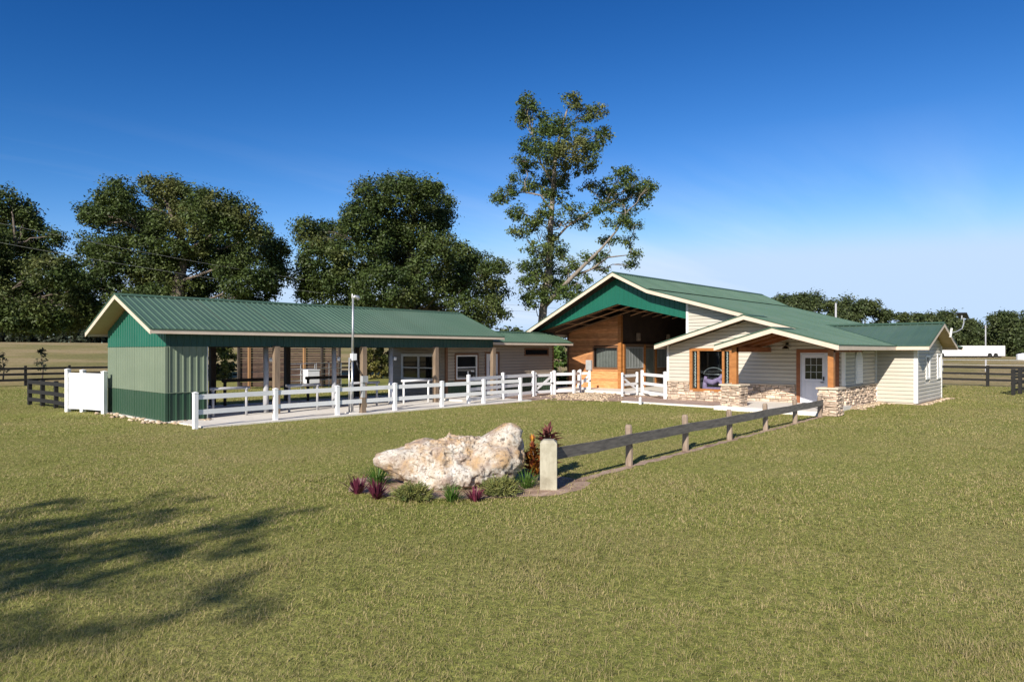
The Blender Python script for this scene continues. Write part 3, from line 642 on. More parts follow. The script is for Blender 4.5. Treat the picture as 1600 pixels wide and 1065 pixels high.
mb = MB(); mb.tube([(WX - .03, 11.05, 2.66), (WX - .1, 11.05, 2.66)], [.06, .06], 10); mb.tube([(WX - .1, 11.05, 2.68), (WX - .2, 11.05, 2.62), (WX - .24, 11.05, 2.5)], [.02, .02, .02], 6); mb.tube([(WX - .24, 11.05, 2.56), (WX - .24, 11.05, 2.5), (WX - .24, 11.05, 2.44)], [.05, .10, .16], 12); mb.build('wall_lamp', 'black_metal', H_)
# ---- main gable face on X = 30.3
GX = 30.4
def topm(y):
    if y > RGY: z = RGZ - (RGZ - LEZ) / (LEY - RGY) * (y - RGY)
    elif y > BKY: z = BKZ + (RGZ - BKZ) / (RGY - BKY) * (y - BKY)
    else: z = SEZ + ssl * (y - SEY)
    return z - .13
CHY, CHZ = 20.3, 4.86
botm = lambda y: CHZ - (.228 if y < CHY else .252) * abs(y - CHY)
wall_panels('X', GX, -1, 16.3, 25.9, botm, topm, 'gable_green', H_, pw=.8, rib=.267, name='gable_panel')
mb = MB(); mb.poly([(GX + .02, y, botm(y) + .01) for y in (16.3, CHY, 25.9)] + [(GX + .02, y, topm(y)) for y in (25.9, RGY, BKY, 16.3)], (.03, 0, 0)); mb.build('gable_backing', 'dark_wood_shaded', H_)
mb = MB(); pts = [(y, botm(y)) for y in (16.3, CHY, 25.9)]
for (ya, za), (yb, zb) in zip(pts[:-1], pts[1:]): mb.bar((GX + .02, ya, za), (GX + .02, yb, zb), .1, .05)
mb.build('gable_edge_trim', 'gable_green', H_)
wallcore('X', GX, -1, 12.9, 16.27, 2.5, [], 'siding_light', H_, top=topm, th=.12, name='upper_wall')
siding('X', GX, -1, 12.9, 16.2, 2.6, 5.0, 'siding_light', H_, top=topm)
board(H_, 'corner_trim', 'trim_white', GX - .056, 16.17, 2.6, GX + .12, 16.29, topm(16.2) - .02)
# aisle side walls, back wall
wallcore('Y', 16.26, 1, GX + .16, MX1 - .4, 0, 4.2, 'interior_shaded', H_, th=.15, name='aisle_wall'); wallcore('Y', 16.8, 1, WX + .15, GX + .16, 0, 2.5, 'interior_shaded', H_, th=.15, name='aisle_wall')
wallcore('X', 46.6, -1, 16.8, 26.0, .1, [BKY, RGY], 'interior_shaded', H_, top=topm, th=.15, name='back_wall')
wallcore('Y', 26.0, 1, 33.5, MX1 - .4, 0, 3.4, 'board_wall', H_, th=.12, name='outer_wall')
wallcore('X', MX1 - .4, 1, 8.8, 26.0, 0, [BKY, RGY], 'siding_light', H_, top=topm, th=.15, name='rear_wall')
# cedar board wall of the tack room
TX = 33.5
tt = lambda y: min(botm(y) + .02, 4.6)
for (a0, a1, z0, z1) in ((22.2, 22.33, .15, None), (24.05, 26.0, .15, None)): wallcore('X', TX, -1, a0, a1, z0, [], 'dark_wood_shaded', H_, top=tt, th=.1, name='board_wall')
wallcore('X', TX, -1, 22.33, 24.05, .15, 1.36, 'dark_wood_shaded', H_, th=.1, name='board_wall'); wallcore('X', TX, -1, 22.33, 24.05, 2.56, [], 'dark_wood_shaded', H_, top=tt, th=.1, name='board_wall')
siding('X', TX, -1, 22.32, 26.0, .15, 4.5, 'board_wall', H_, holes=[(22.3, 24.05, 1.36, 2.56)], top=tt, ex=.14, name='wall_board', flat=True)
board(H_, 'corner_post', 'cedar', TX - .06, 22.1, .15, TX + .14, 22.32, 4.42)
board(H_, 'corner_post', 'trim_brown', TX - .05, 25.92, .15, TX + .1, 26.05, 3.4)
mb = MB(); frame_ring(mb, 'X', TX, -1, 22.32, 24.13, 1.3, 2.62, .08, -.02, .03); sw = mb.build('stall_window', 'trim_brown', H_)
mb = MB(); pbox(mb, 'X', TX, -1, 22.4, 24.05, 1.38, 2.54, -.3, -.28); mb.build('dark_screen', 'stall_mesh', sw)
for i in range(15):
    a = 22.47 + i * .108; mb = MB(); mb.tube([(TX - .004, a, 1.37), (TX - .004, a, 2.55)], .009, 6); mb.build('bar', 'black_metal', sw)
mb = MB(); pbox(mb, 'X', TX, -1, 24.16, 24.56, 1.2, 1.8, .018, .14); eb = mb.build('meter_box', 'box_grey', H_)
mb = MB(); pbox(mb, 'X', TX, -1, 24.19, 24.53, 1.23, 1.77, .141, .15); mb.build('box_lid', 'box_grey', eb)
mb = MB(); mb.tube([(TX - .08, 24.36, .16), (TX - .08, 24.36, 1.2)], .02, 8); mb.build('conduit', 'galvanised', eb)
# stall fronts along the aisle (plane Y = 22.15)
SY = 22.15
siding('Y', SY, -1, 33.7, 46.5, .15, 1.3, 'stall_panel', H_, holes=[(36.0, 37.3, .1, 2.6), (40.2, 41.5, .1, 2.6)], ex=.16, name='stall_board', flat=True)
wallcore('Y', SY, -1, 33.7, 46.5, .15, 4.6, 'dark_wood_shaded', H_, th=.1, name='stall_wall')
for x in (33.75, 36.0, 37.3, 40.2, 41.5, 45): board(H_, 'stall_post', 'cedar', x - .08, SY - .1, .15, x + .08, SY - .002, 2.75)
board(H_, 'stall_header', 'stall_panel', 33.7, SY - .09, 2.6, 46.5, SY - .03, 2.76)
for (x0, x1) in ((33.9, 35.9), (37.4, 40.1), (41.6, 44.9)):
    mb = MB(); frame_ring(mb, 'Y', SY, -1, x0, x1, 1.32, 2.58, .05, .0, .04); gf = mb.build('stall_grille', 'box_grey', H_)
    mb = MB(); pbox(mb, 'Y', SY, -1, x0 + .05, x1 - .05, 1.37, 2.53, .003, .008); mb.build('mesh_panel', 'stall_mesh', gf)
    n = int((x1 - x0) / .16)
    for i in range(1, n): mb = MB(); x = x0 + (x1 - x0) * i / n; mb.tube([(x, SY - .02, 1.36), (x, SY - .02, 2.54)], .01, 6); mb.build('bar', 'box_grey', gf)
for x0 in (36.08, 40.28):
    mb = MB(); frame_ring(mb, 'Y', SY, -1, x0, x0 + 1.14, .2, 2.56, .09, .0, .05); ds = mb.build('stall_door', 'post_wood', H_)
    mb = MB(); pbox(mb, 'Y', SY, -1, x0 + .09, x0 + 1.05, .29, 2.47, .002, .01); mb.build('door_panel', 'stall_mesh', ds)
for x in (35, 38.5, 42): 
    mb = MB(); mb.tube([(x, SY - .25, 2.95), (x, SY - .25, 3.05), (x, SY - .25, 3.4)], [.12, .14, .12], 10); mb.build('hanging_basket', 'post_wood', H_)
# scissor-truss chords seen from below
xs = [30.9 + 1.22 * i for i in range(13)]
for x in xs:
    for (ya, yb) in ((16.35, CHY), (25.9, CHY)):
        mb = MB(); mb.bar((x, ya, botm(ya) + .04), (x, yb, botm(yb) + .04), .045, .06); mb.build('truss_chord', 'truss_wood', H_)
for y in (17.6, 19.0, 21.6, 23.0, 24.5):
    mb = MB(); mb.bar((30.4, y, botm(y) + .13), (46.5, y, botm(y) + .13), .09, .04); mb.build('purlin', 'truss_wood', H_)
board(H_, 'canopy_post', 'trim_brown', 30.62, 25.75, 0, 30.8, 25.93, 3.45)
# ---- roofs
def slope(x0, x1, ya, za, yb, zb, dm='soffit_cream', th=.06):
    roof_panels((x0, ya, za), (1, 0, 0), (0, yb - ya, zb - za), x1 - x0, 'roof_green', H_)
    deck('roof_deck', (x0 + .01, ya, za), (1, 0, 0), (0, yb - ya, zb - za), x1 - x0 - .02, th, dm, H_)
slope(MX0, MX1, LEY, LEZ, RGY, RGZ, 'dark_wood_shaded')
slope(MX0, MX1, BKY, BKZ, RGY, RGZ, 'dark_wood_shaded')
slope(MX0, MX1, SEY, SEZ, BKY, BKZ, 'dark_wood_shaded')
slope(G2X, MX0, SEY, SEZ, G2Y, G2Z)
slope(PX0, G2X, SEY, SEZ, PGY, PGZ, 'porch_wood')
slope(G2X, GX, G2LY, G2LZ, G2Y, G2Z)
slope(PX0, WX, PLY, PLZ, PGY, PGZ, 'porch_wood')
def capx(x0, x1, y, z, dl, dr_, name='ridge_cap'):
    mb = MB(); mb.poly([(x0, y - .2, z - .2 * dl + .045), (x0, y, z + .06), (x0, y + .2, z - .2 * dr_ + .045), (x0, y, z + .045)], (x1 - x0, 0, 0)); mb.build(name, 'ridge_green', H_)
capx(MX0 - .01, MX1 + .01, RGY, RGZ, .49, .495); capx(G2X - .01, MX0 + 1.0, G2Y, G2Z, ssl, .1); capx(PX0 - .01, PX0 + 1.9, PGY, PGZ, ssl, .1)
mb = MB(); mb.bar((MX0, BKY, BKZ + .045), (MX1, BKY, BKZ + .045), .22, .014); mb.build('pitch_flashing', 'ridge_green', H_)
FH = .17
def rk(x, pts, h=FH, parent=H_):
    for (ya, za), (yb, zb) in zip(pts[:-1], pts[1:]):
        rake(parent, (x - .025, ya, za - .014), (x - .025, yb, zb - .014), h, (.03, 0, 0), 'fascia_cream'); rake(parent, (x - .035, ya, za + .045), (x - .035, yb, zb + .045), .055, (.05, 0, 0), 'ridge_green', name='rake_trim')
rk(MX0, [(LEY, LEZ), (RGY, RGZ), (BKY, BKZ), (G2Y - .2, SEZ + ssl * (G2Y - .2 - SEY))])
rk(G2X, [(G2LY, G2LZ), (G2Y, G2Z), (PGY - .2, SEZ + ssl * (PGY - .2 - SEY))])
rk(PX0, [(PLY, PLZ), (PGY, PGZ), (SEY, SEZ)])
rk(MX1, [(LEY, LEZ), (RGY, RGZ), (BKY, BKZ), (SEY, SEZ)])
board(H_, 'fascia', 'fascia_cream', PX0 - .02, SEY - .03, SEZ - .18, 33.3, SEY, SEZ - .012); board(H_, 'drip_edge', 'ridge_green', PX0 - .02, SEY - .045, SEZ - .02, 33.3, SEY - .031, SEZ + .02)
board(H_, 'fascia', 'fascia_cream', G2X, G2LY, G2LZ - .18, WX + .2, G2LY + .03, G2LZ - .012)
board(H_, 'fascia', 'fascia_cream', PX0, PLY, PLZ - .18, WX - .03, PLY + .03, PLZ - .012)
board(H_, 'fascia', 'fascia_cream', MX0, LEY, LEZ - .18, MX1, LEY + .03, LEZ - .012)
# ---- wing
WX0, WX1, WYE = 33.93, 38.9, 7.14; WEX0, WEX1, WRX, WRZ, WEZ, WFY = 33.28, 39.5, 36.4, 3.62, 2.56, 6.55
topw = lambda x: WRZ - (WRZ - WEZ) / (WRX - WEX0) * abs(x - WRX) - .12
wallcore('X', WX0, -1, WYE + .12, 8.95, 0, 2.5, 'siding_light', H_, th=.12, name='wing_wall'); siding('X', WX0, -1, WYE + .08, 8.72, .08, 2.62, 'siding_light', H_)
wallcore('Y', WYE, -1, WX0, WX1, 0, [WRX], 'siding_light', H_, top=topw, th=.12, name='wing_wall')
wh = [(35.5, 36.3, 1.05, 2.15), (37.85, 38.65, 1.0, 2.22)]
siding('Y', WYE, -1, WX0 + .08, WX1 - .06, .08, 3.6, 'siding_light', H_, holes=wh, top=topw)
wallcore('X', WX1, 1, WYE + .12, 12, 0, 2.5, 'siding_light', H_, th=.12, name='wing_wall')
board(H_, 'corner_trim', 'trim_white', WX0 - .056, WYE - .056, .06, WX0 + .1, WYE + .1, 2.58); board(H_, 'corner_trim', 'trim_white', WX1 - .08, WYE - .056, .06, WX1 + .04, WYE + .08, 2.58); board(H_, 'corner_trim', 'trim_white', WX0 - .056, 8.70, .06, WX0 + .0, 8.79, 2.6)
for (a0, a1, z0, z1) in wh:
    w_ = window(H_, 'Y', WYE, -1, a0, a1, z0, z1, w=.09, out=.07)
    mb = MB(); pbox(mb, 'Y', WYE, -1, a0 + .07, a1 - .07, z0 + .02, z0 + (z1 - z0) * .48, .004, .03); mb.build('lower_shade', 'trim_white', w_)
for (ex, rx) in ((WEX0, WRX), (WEX1, WRX)):
    roof_panels((ex, WFY, WEZ), (0, 1, 0), (rx - ex, 0, WRZ - WEZ), 5.3, 'roof_green', H_, rib=.3, pw=.9); deck('roof_deck', (ex, WFY + .01, WEZ), (0, 1, 0), (rx - ex, 0, WRZ - WEZ), 5.3, .05, 'soffit_cream', H_)
    y = WFY - .025; rake(H_, (ex, y, WEZ - .014), (rx, y, WRZ - .014), .15, (0, .03, 0), 'fascia_cream'); rake(H_, (ex, y - .01, WEZ + .045), (rx, y - .01, WRZ + .045), .055, (0, .05, 0), 'ridge_green', name='rake_trim')
mb = MB(); mb.poly([(WRX - .2, WFY - .02, WRZ - .02), (WRX, WFY - .02, WRZ + .065), (WRX + .2, WFY - .02, WRZ - .02), (WRX, WFY - .02, WRZ + .045)], (0, 5.3, 0)); mb.build('ridge_cap', 'ridge_green', H_)
mb = MB(); mb.bar((WEX0, SEY, WEZ + .035), (WRX, SEY + 1.2276 * (WRX - WEX0), WRZ + .035), .16, .02); mb.build('valley_flashing', 'ridge_green', H_)
board(H_, 'fascia', 'fascia_cream', WEX0 - .03, WFY - .02, WEZ - .17, WEX0, SEY, WEZ - .014); board(H_, 'fascia', 'fascia_cream', WEX1, WFY - .02, WEZ - .17, WEX1 + .03, 12, WEZ - .014); board(H_, 'drip_edge', 'ridge_green', WEX0 - .045, WFY - .02, WEZ - .02, WEX0 - .031, SEY, WEZ + .02)
# solar lamp on the wing gable
SL = thing('solar_lamp', 'solar panel lamp on curved arm fixed to the wing gable', 'lamp', (37.9, 6.5, 3.0))
mb = MB(); mb.tube([(37.6, 6.52, 3.0), (37.6, 6.46, 3.42)], .05, 8); mb.build('bracket', 'trim_white', SL)
mb = MB(); mb.tube([(37.6, 6.48, 3.2), (37.75, 6.3, 3.25), (37.95, 6.1, 3.4), (38.05, 6.05, 3.65), (38.05, 6.05, 3.9)], .025, 8); mb.build('arm', 'galvanised', SL)
mb = MB(); mb.quadprism((37.72, 6.3, 4.12), (38.15, 6.27, 3.88), (38.36, 5.88, 3.88), (37.93, 5.91, 4.12), (0.01, 0, .03)); sp = mb.build('solar_panel', 'solar_cell', SL)
mb = MB(); mb.bar((38.02, 6.12, 3.85), (38.02, 6.12, 4.02), .05, .05, (1, 0, 0)); mb.build('panel_mount', 'galvanised', SL)
# mauve chair in the room
CH = thing('lounge_chair', 'mauve curved chair behind the porch window glass', 'chair', (29.95, 14.6, .18))
mb = MB(); mb.tube([(29.95, 15.15, .2), (29.95, 15.1, .75), (29.95, 15.05, 1.15)], [.09, .11, .07], 10); mb.tube([(29.95, 15.08, .95), (29.95, 14.7, .88), (29.95, 14.35, 1.05), (29.95, 14.2, 1.25)], [.12, .13, .1, .07], 10); mb.tube([(29.95, 14.35, .98), (29.95, 14.15, .7), (29.95, 14.1, .2)], [.09, .08, .06], 10); mb.build('frame', 'mauve', CH, True)
mb = MB(); mb.tube([(29.95, 14.65 + .5 * math.cos(R(t)), 1.25 + .32 * math.sin(R(t))) for t in range(0, 181, 15)], .022, 8); mb.tube([(29.95, 14.15, 1.25), (29.95, 15.15, 1.25)], .02, 8); mb.build('hoop', 'galvanised', CH, True)
mb = MB(); mb.box(29.85, 14.15, .55, 30.4, 15.05, .65); mb.build('seat', 'mauve', CH)

# ------------------------------------------------------------------ fences
def post_mesh(mb, x, y, z0, z1, r, rot=0.0, cap=None, chamfer=0.0):
    c, s = math.cos(rot), math.sin(rot)
    def q(a, b, z): return (x + a * c - b * s, y + a * s + b * c, z)
    zt = z1 - chamfer
    mb.hexa([q(-r, -r, z0), q(r, -r, z0), q(r, r, z0), q(-r, r, z0), q(-r, -r, zt), q(r, -r, zt), q(r, r, zt), q(-r, r, zt)])
    if chamfer:
        k = r * .62; mb.hexa([q(-r, -r, zt), q(r, -r, zt), q(r, r, zt), q(-r, r, zt), q(-k, -k, z1), q(k, -k, z1), q(k, k, z1), q(-k, k, z1)])
    if cap:
        k = r + cap; mb.hexa([q(-k, -k, z1), q(k, -k, z1), q(k, k, z1), q(-k, k, z1), q(-k, -k, z1 + .02), q(k, -k, z1 + .02), q(k, k, z1 + .02), q(-k, k, z1 + .02)])
        mb.add([q(-k, -k, z1 + .02), q(k, -k, z1 + .02), q(k, k, z1 + .02), q(-k, k, z1 + .02), q(0, 0, z1 + .055)], [(0, 1, 4), (1, 2, 4), (2, 3, 4), (3, 0, 4)])
def fence(name, label, cat, P, h, rails, mat, pr=.063, rt=.04, cap=.008, group=None, off=0.0, pmat=None, chamfer=0, hs=None, jit=0.0, zf=None):
    c = P[len(P) // 2]; t = thing(name, label, cat, (c[0], c[1], 0), group); zf = zf or (lambda x, y: 0)
    for i, (x, y) in enumerate(P):
        d = (P[min(i + 1, len(P) - 1)][0] - P[max(i - 1, 0)][0], P[min(i + 1, len(P) - 1)][1] - P[max(i - 1, 0)][1])
        mb = MB(); post_mesh(mb, x, y, zf(x, y) - .25, zf(x, y) + (hs[i] if hs else h), pr, math.atan2(d[1], d[0]) + random.uniform(-jit, jit), cap, chamfer); mb.build('post', pmat or mat, t)
    for (a, b) in zip(P[:-1], P[1:]):
        dx, dy = b[0] - a[0], b[1] - a[1]; l = math.hypot(dx, dy); nx, ny = dy / l * off, -dx / l * off
        for (z0, z1) in rails:
            mb = MB(); j = random.uniform(-jit, jit) * .15
            mb.bar((a[0] + nx, a[1] + ny, (z0 + z1) / 2 + zf(*a) + j), (b[0] + nx, b[1] + ny, (z0 + z1) / 2 + zf(*b) - j), rt, z1 - z0); mb.build('rail', mat, t)
    return t
fence('white_rail_fence', 'white vinyl two-rail fence running along the open shed', 'fence', [(8.72, 20.95), (11.45, 21.2), (13.85, 21.22), (16.45, 21.25), (18.85, 21.22), (21.27, 21.2), (23.65, 21.17)], 1.07, [(.88, 1.03), (.42, .57)], 'vinyl_white')
fence('white_rail_fence', 'taller white vinyl three-rail fence before the feed room', 'fence', [(20.84, 21.7), (23.9, 22.5), (26.72, 23.02)], 1.27, [(1.03, 1.18), (.57, .72), (.14, .29)], 'vinyl_white')
g9, g92 = G(904, 612.5), G(921, 612)
fence('white_rail_fence', 'short white three-rail fence between the two white gates by the barn', 'fence', [(28.32, 22.93), (29.55, 22.55), (30.75, 23.02)], 1.27, [(1.03, 1.18), (.57, .72), (.14, .29)], 'vinyl_white')
fence('white_rail_fence', 'white three-rail fence ending at the stone corner of the barn', 'fence', [(31.2, 19.3), (29.48, 16.95)], 1.3, [(1.05, 1.2), (.58, .73), (.14, .29)], 'vinyl_white')
def gate(label, a, b, h=1.2, flip=False):
    t = thing('white_gate', label, 'gate', ((a[0] + b[0]) / 2, (a[1] + b[1]) / 2, 0), None); ang = math.atan2(b[1] - a[1], b[0] - a[0])
    for p in (a, b): mb = MB(); post_mesh(mb, p[0], p[1], .04, h, .05, ang, .006); mb.build('stile', 'vinyl_white', t)
    for z0, z1 in ((1.0, 1.14), (.56, .70), (.14, .28)):
        mb = MB(); mb.bar((*a, (z0 + z1) / 2), (*b, (z0 + z1) / 2), .04, z1 - z0); mb.build('rail', 'vinyl_white', t)
    p, q = (a, b) if not flip else (b, a)
    mb = MB(); mb.bar((p[0], p[1], .3), (q[0], q[1], 1.0), .03, .12); mb.build('brace', 'vinyl_white', t)
    for z in (.22, 1.08): mb = MB(); mb.bar((a[0] - .02, a[1] - .07, z), (a[0] + .12, a[1] - .07, z), .02, .05); mb.build('hinge', 'black_metal', t)
    mb = MB(); mb.bar((b[0] - .12, b[1] - .07, .65), (b[0] + .05, b[1] - .07, .65), .02, .06); mb.build('latch', 'black_metal', t)
gate('closed white vinyl gate with diagonal brace before the feed room wall', (26.9, 23.04), (28.16, 22.97))
gate('white vinyl gate swung ajar beside the cedar board wall', (g9.x, g9.y), (g92.x, g92.y))
gate('white vinyl gate with diagonal brace at the dark barn aisle', (29.5, 19.4), (30.95, 19.45), flip=True)
mb = MB(); p = G(1000.5, 631.5); post_mesh(mb, p.x, p.y, -.1, .28, .05, .3, .006); tag(mb.build('white_marker_post', 'vinyl_white'), 'short white marker post at the edge of the lawn by the gravel bed', 'post')
# old single-rail timber fence
WP = [(9.02, 7.42), (11.95, 7.7), (14.61, 7.86), (17.18, 7.96), (19.98, 8.14), (22.57, 8.22), (25.34, 8.36)]
wf_ = thing('timber_rail_fence', 'low weathered single-rail timber fence leading to the stone porch pillar', 'fence', (17.2, 7.96, 0))
for i, (x, y) in enumerate(WP[1:]):
    mb = MB(); r = .075; n = 9; hh = (.84, .85, .80, .80, .78, .74)[i]
    mb.tube([(x, y, -.2), (x + .01, y, .3), (x - .005, y + .01, hh - .05), (x - .004, y + .01, hh)], [r * 1.05, r, r * .98, r * .72], n); o = mb.build('post', 'weathered_post', wf_)
mb = MB(); post_mesh(mb, WP[0][0], WP[0][1], -.25, .84, .142, R(37), None, .05); o = mb.build('end_post', 'treated_post', wf_); o['label'] = 'thick pale treated end post'
for i, (a, b) in enumerate(zip(WP[:-1], WP[1:])):
    oa = .0 if i == 0 else -.095; z0, z1 = .47, .675
    n = 6; mb = MB(); vs = []
    for k in range(n + 1):
        t = k / n; x = a[0] + (b[0] - a[0]) * t; y = a[1] + (b[1] - a[1]) * t + (oa + (-.095 - oa) * t); sag = -.012 * math.sin(math.pi * t) - .06 * ((i + t) / 6) + random.uniform(-.004, .004)
        wv = random.uniform(-.006, .006)
        for (dy, z) in ((-.02, z0 + wv), (.02, z0 + wv), (.02, z1 + wv * .5), (-.02, z1 + wv * .5)): vs.append((x, y + dy, z + sag))
    fs = [(3, 2, 1, 0), tuple(n * 4 + k for k in range(4))]
    for k in range(n):
        for e in range(4): fs.append((k * 4 + e, k * 4 + (e + 1) % 4, (k + 1) * 4 + (e + 1) % 4, (k + 1) * 4 + e))
    mb.add(vs, fs); mb.build('rail', 'weathered_rail', wf_)
# black board fences
rl3 = [(1.02, 1.17), (.62, .77), (.22, .37)]
fence('black_board_fence', 'long black three-board fence along the tan field behind the shed', 'fence', [(-22 + 2.6 * i, 55.4 + .15 * math.sin(i)) for i in range(30)], 1.35, [(1.08, 1.24), (.7, .86), (.32, .48)], 'black_board', pr=.07, rt=.03, cap=None, off=.085, jit=.03)
fence('black_board_fence', 'short black board fence joining the white privacy panel', 'fence', [(7.75, 35.7), (7.9, 34.3), (8.0, 32.7), (7.95, 30.9)], 1.12, [(.92, 1.08), (.52, .68), (.18, .34)], 'black_board', pr=.07, rt=.03, cap=None, off=.085)
fence('black_board_fence', 'black three-board fence across the lawn beyond the wing', 'fence', [(55.0, 10.3), (54.6, 7.35), (54.3, 4.6), (54.0, 1.9), (53.8, -.9), (53.6, -3.7)], 1.38, [(1.18, 1.34), (.76, .9), (.36, .5)], 'black_board', pr=.08, rt=.04, cap=None, off=-.09)
fence('black_board_fence', 'black slatted gate panel standing out on the lawn beyond the wing', 'gate', [(44.8, 4.9), (46.2, 4.75), (47.6, 4.62), (49, 4.5), (50.4, 4.4)], 1.38, [(1.16, 1.32), (.86, .98), (.54, .66), (.2, .32)], 'black_board', pr=.08, rt=.04, cap=None, off=-.09)
fence('wire_fence', 'thin grey post fence far off before the white trailer', 'fence', [(88, 24 - 4 * i) for i in range(10)], 1.3, [(1.2, 1.25), (.7, .73)], 'grey_post', pr=.07, rt=.03, cap=None, zf=hgt)
# white privacy panel
pv = thing('privacy_panel', 'white vinyl privacy panel beside the sage shed wall', 'privacy fence', (8.1, 29.4, 0))
PP = [(7.85, 30.5), (8.2, 29.9), (8.5, 28.45)]
for i, (x, y) in enumerate(PP): mb = MB(); post_mesh(mb, x, y, -.1, 1.62 - .03 * i, .075, R(-70), .012); mb.build('post', 'vinyl_white', pv)
for (a, b) in zip(PP[:-1], PP[1:]):
    for z0, z1 in ((1.32, 1.5), (.12, .3)): mb = MB(); mb.bar((*a, (z0 + z1) / 2), (*b, (z0 + z1) / 2), .05, z1 - z0); mb.build('rail', 'vinyl_white', pv)
    l = math.hypot(b[0] - a[0], b[1] - a[1]); n = max(3, round(l / .17))
    for k in range(n):
        p0 = [a[q] + (b[q] - a[q]) * (k + .02) / n for q in (0, 1)]; p1 = [a[q] + (b[q] - a[q]) * (k + .98) / n for q in (0, 1)]
        mb = MB(); mb.bar((*p0, .81), (*p1, .81), .022, 1.04); mb.build('slat', 'vinyl_white', pv)

# ------------------------------------------------------------------ hitching rails in the shed
def hitch(label, x0, x1, y, z, mat, r=.05, z0=.03, dy=0.0):
    t = thing('hitching_rail', label, 'hitching rail', ((x0 + x1) / 2, y, z0), 'hitching rails in the shed')
    mb = MB(); mb.tube([(x0 - .12, y, z), (x1 + .12, y + dy, z)], r, 12); mb.build('bar', mat, t, True)
    for x, yy in ((x0, y), (x1, y + dy)):
        mb = MB(); mb.tube([(x, yy, z0), (x, yy, z - .02)], r * .9, 10); l = mb.build('leg', mat, t, True)
        mb = MB(); mb.tube([(x, yy, z - .09), (x, yy, z + .0)], r * 1.12, 10); mb.build('collar', mat, l, True)
hitch('grey pipe hitching rail next to the sage end room', 10.4, 11.6, 23.55, 1.04, 'grey_post')
hitch('grey pipe hitching rail between the first two grey round posts', 13.3, 14.5, 23.6, 1.04, 'grey_post')
hitch('grey pipe hitching rail right behind the electric service mast', 16.0, 17.25, 23.5, 1.04, 'grey_post')
hitch('pale pipe hitching rail before the double window', 18.75, 20.15, 23.6, 1.04, 'vinyl_white')
hitch('shade-darkened timber hitching rail at the back of the shed near its end room', 13.0, 15.2, 28.3, 1.1, 'dark_shaded_timber', .07)
hitch('shade-darkened timber hitching rail at the back before the slatted windbreak', 16.9, 19.4, 28.3, 1.1, 'dark_shaded_timber', .07)
# ------------------------------------------------------------------ electric service mast
EM = thing('service_mast', 'galvanised electric service mast with meter box on a timber stub', 'mast', (14.75, 21.36, 0))
mb = MB(); mb.tube([(14.62, 21.42, 0), (14.62, 21.42, 2.1)], .045, 10); mb.tube([(14.5, 21.44, 0), (14.5, 21.44, 2.1)], .03, 8); mb.build('conduit', 'galvanised', EM, True)
mb = MB(); mb.tube([(14.63, 21.42, 2.1), (14.64, 21.42, 3.1), (14.65, 21.42, 4.3)], [.05, .04, .038], 10); mb.build('pole', 'galvanised', EM, True)
mb = MB(); mb.box(14.9, 21.2, -.1, 15.08, 21.38, .62); mb.build('stub_post', 'post_wood', EM)
mb = MB(); mb.box(14.93, 21.22, .62, 15.05, 21.36, 1.3); mb.build('riser', 'box_grey', EM)
mb = MB(); mb.box(14.9, 21.16, 1.18, 15.14, 21.32, 1.42); mb.build('meter_box', 'box_grey', EM)
mb = MB(); mb.box(14.58, 21.34, 2.0, 14.76, 21.5, 2.25); mb.build('junction_box', 'vinyl_white', EM)
mb = MB(); mb.tube([(14.65, 21.42, 4.28), (14.7, 21.4, 4.36), (14.82, 21.36, 4.34), (14.86, 21.34, 4.24)], [.04, .07, .08, .06], 10); mb.build('weather_head', 'galvanised', EM, True)
mb = MB(); mb.tube([(14.62, 21.42, 4.3), (14.62, 21.42, 4.46)], [.03, .02], 8); mb.build('insulator', 'trim_white', EM, True)
for k, (dx, sg) in enumerate(((.0, .25), (.06, .12))):
    mb = MB(); mb.tube([(14.72 + dx, 21.34, 2.02), (14.66 + dx + sg * .4, 21.28, 1.75), (14.86 + dx, 21.24, 1.5), (14.98, 21.2, 1.36)], .014, 6); mb.build('cable', 'black_metal', EM, True)
mb = MB(); mb.tube([(14.55, 21.36, 2.0), (14.42, 21.3, 1.7), (14.44, 21.32, 1.3), (14.5, 21.4, .9)], .014, 6); mb.build('cable', 'black_metal', EM, True)
mb = MB(); mb.box(14.42, 21.28, -.1, 14.82, 21.6, .09); mb.build('footing', 'concrete', EM)

# ------------------------------------------------------------------ slatted timber windbreak behind the shed, corral panels, white bin
SW = thing('slatted_windbreak', 'dark slatted timber windbreak behind the open shed', 'windbreak', (24.3, 42.6, 0))
a, b = G(373, 607), G(530, 604); SA = (a.x, a.y); SB = (b.x, b.y); L_ = math.hypot(SB[0] - SA[0], SB[1] - SA[1]); ux, uy = (SB[0] - SA[0]) / L_, (SB[1] - SA[1]) / L_
zb = .18
for k in range(20):
    z = zb + k * .152; sk = random.uniform(-.01, .01)
    for (t0, t1) in ((0, .5), (.5, 1)):
        p, q = (SA[0] + ux * L_ * t0, SA[1] + uy * L_ * t0), (SA[0] + ux * L_ * (t1 - .003), SA[1] + uy * L_ * (t1 - .003)); gap = .118 if t1 == 1 and k > 9 else .142
        mb = MB(); mb.bar((*p, z + random.uniform(-.008, .008)), (*q, z + sk), .025, gap + random.uniform(-.012, .004)); mb.build('slat', 'slat_wood', SW)
for t_, mt in ((0, 'dark_shaded_timber'), (.1, 'slat_post'), (.36, 'slat_post'), (.64, 'slat_post'), (.82, 'dark_shaded_timber'), (1, 'dark_shaded_timber')):
    x, y = SA[0] + ux * L_ * t_ + uy * .1, SA[1] + uy * L_ * t_ - ux * .1; mb = MB(); mb.box(x - .07, y - .07, -.1, x + .07, y + .07, 3.3); mb.build('post', mt, SW)
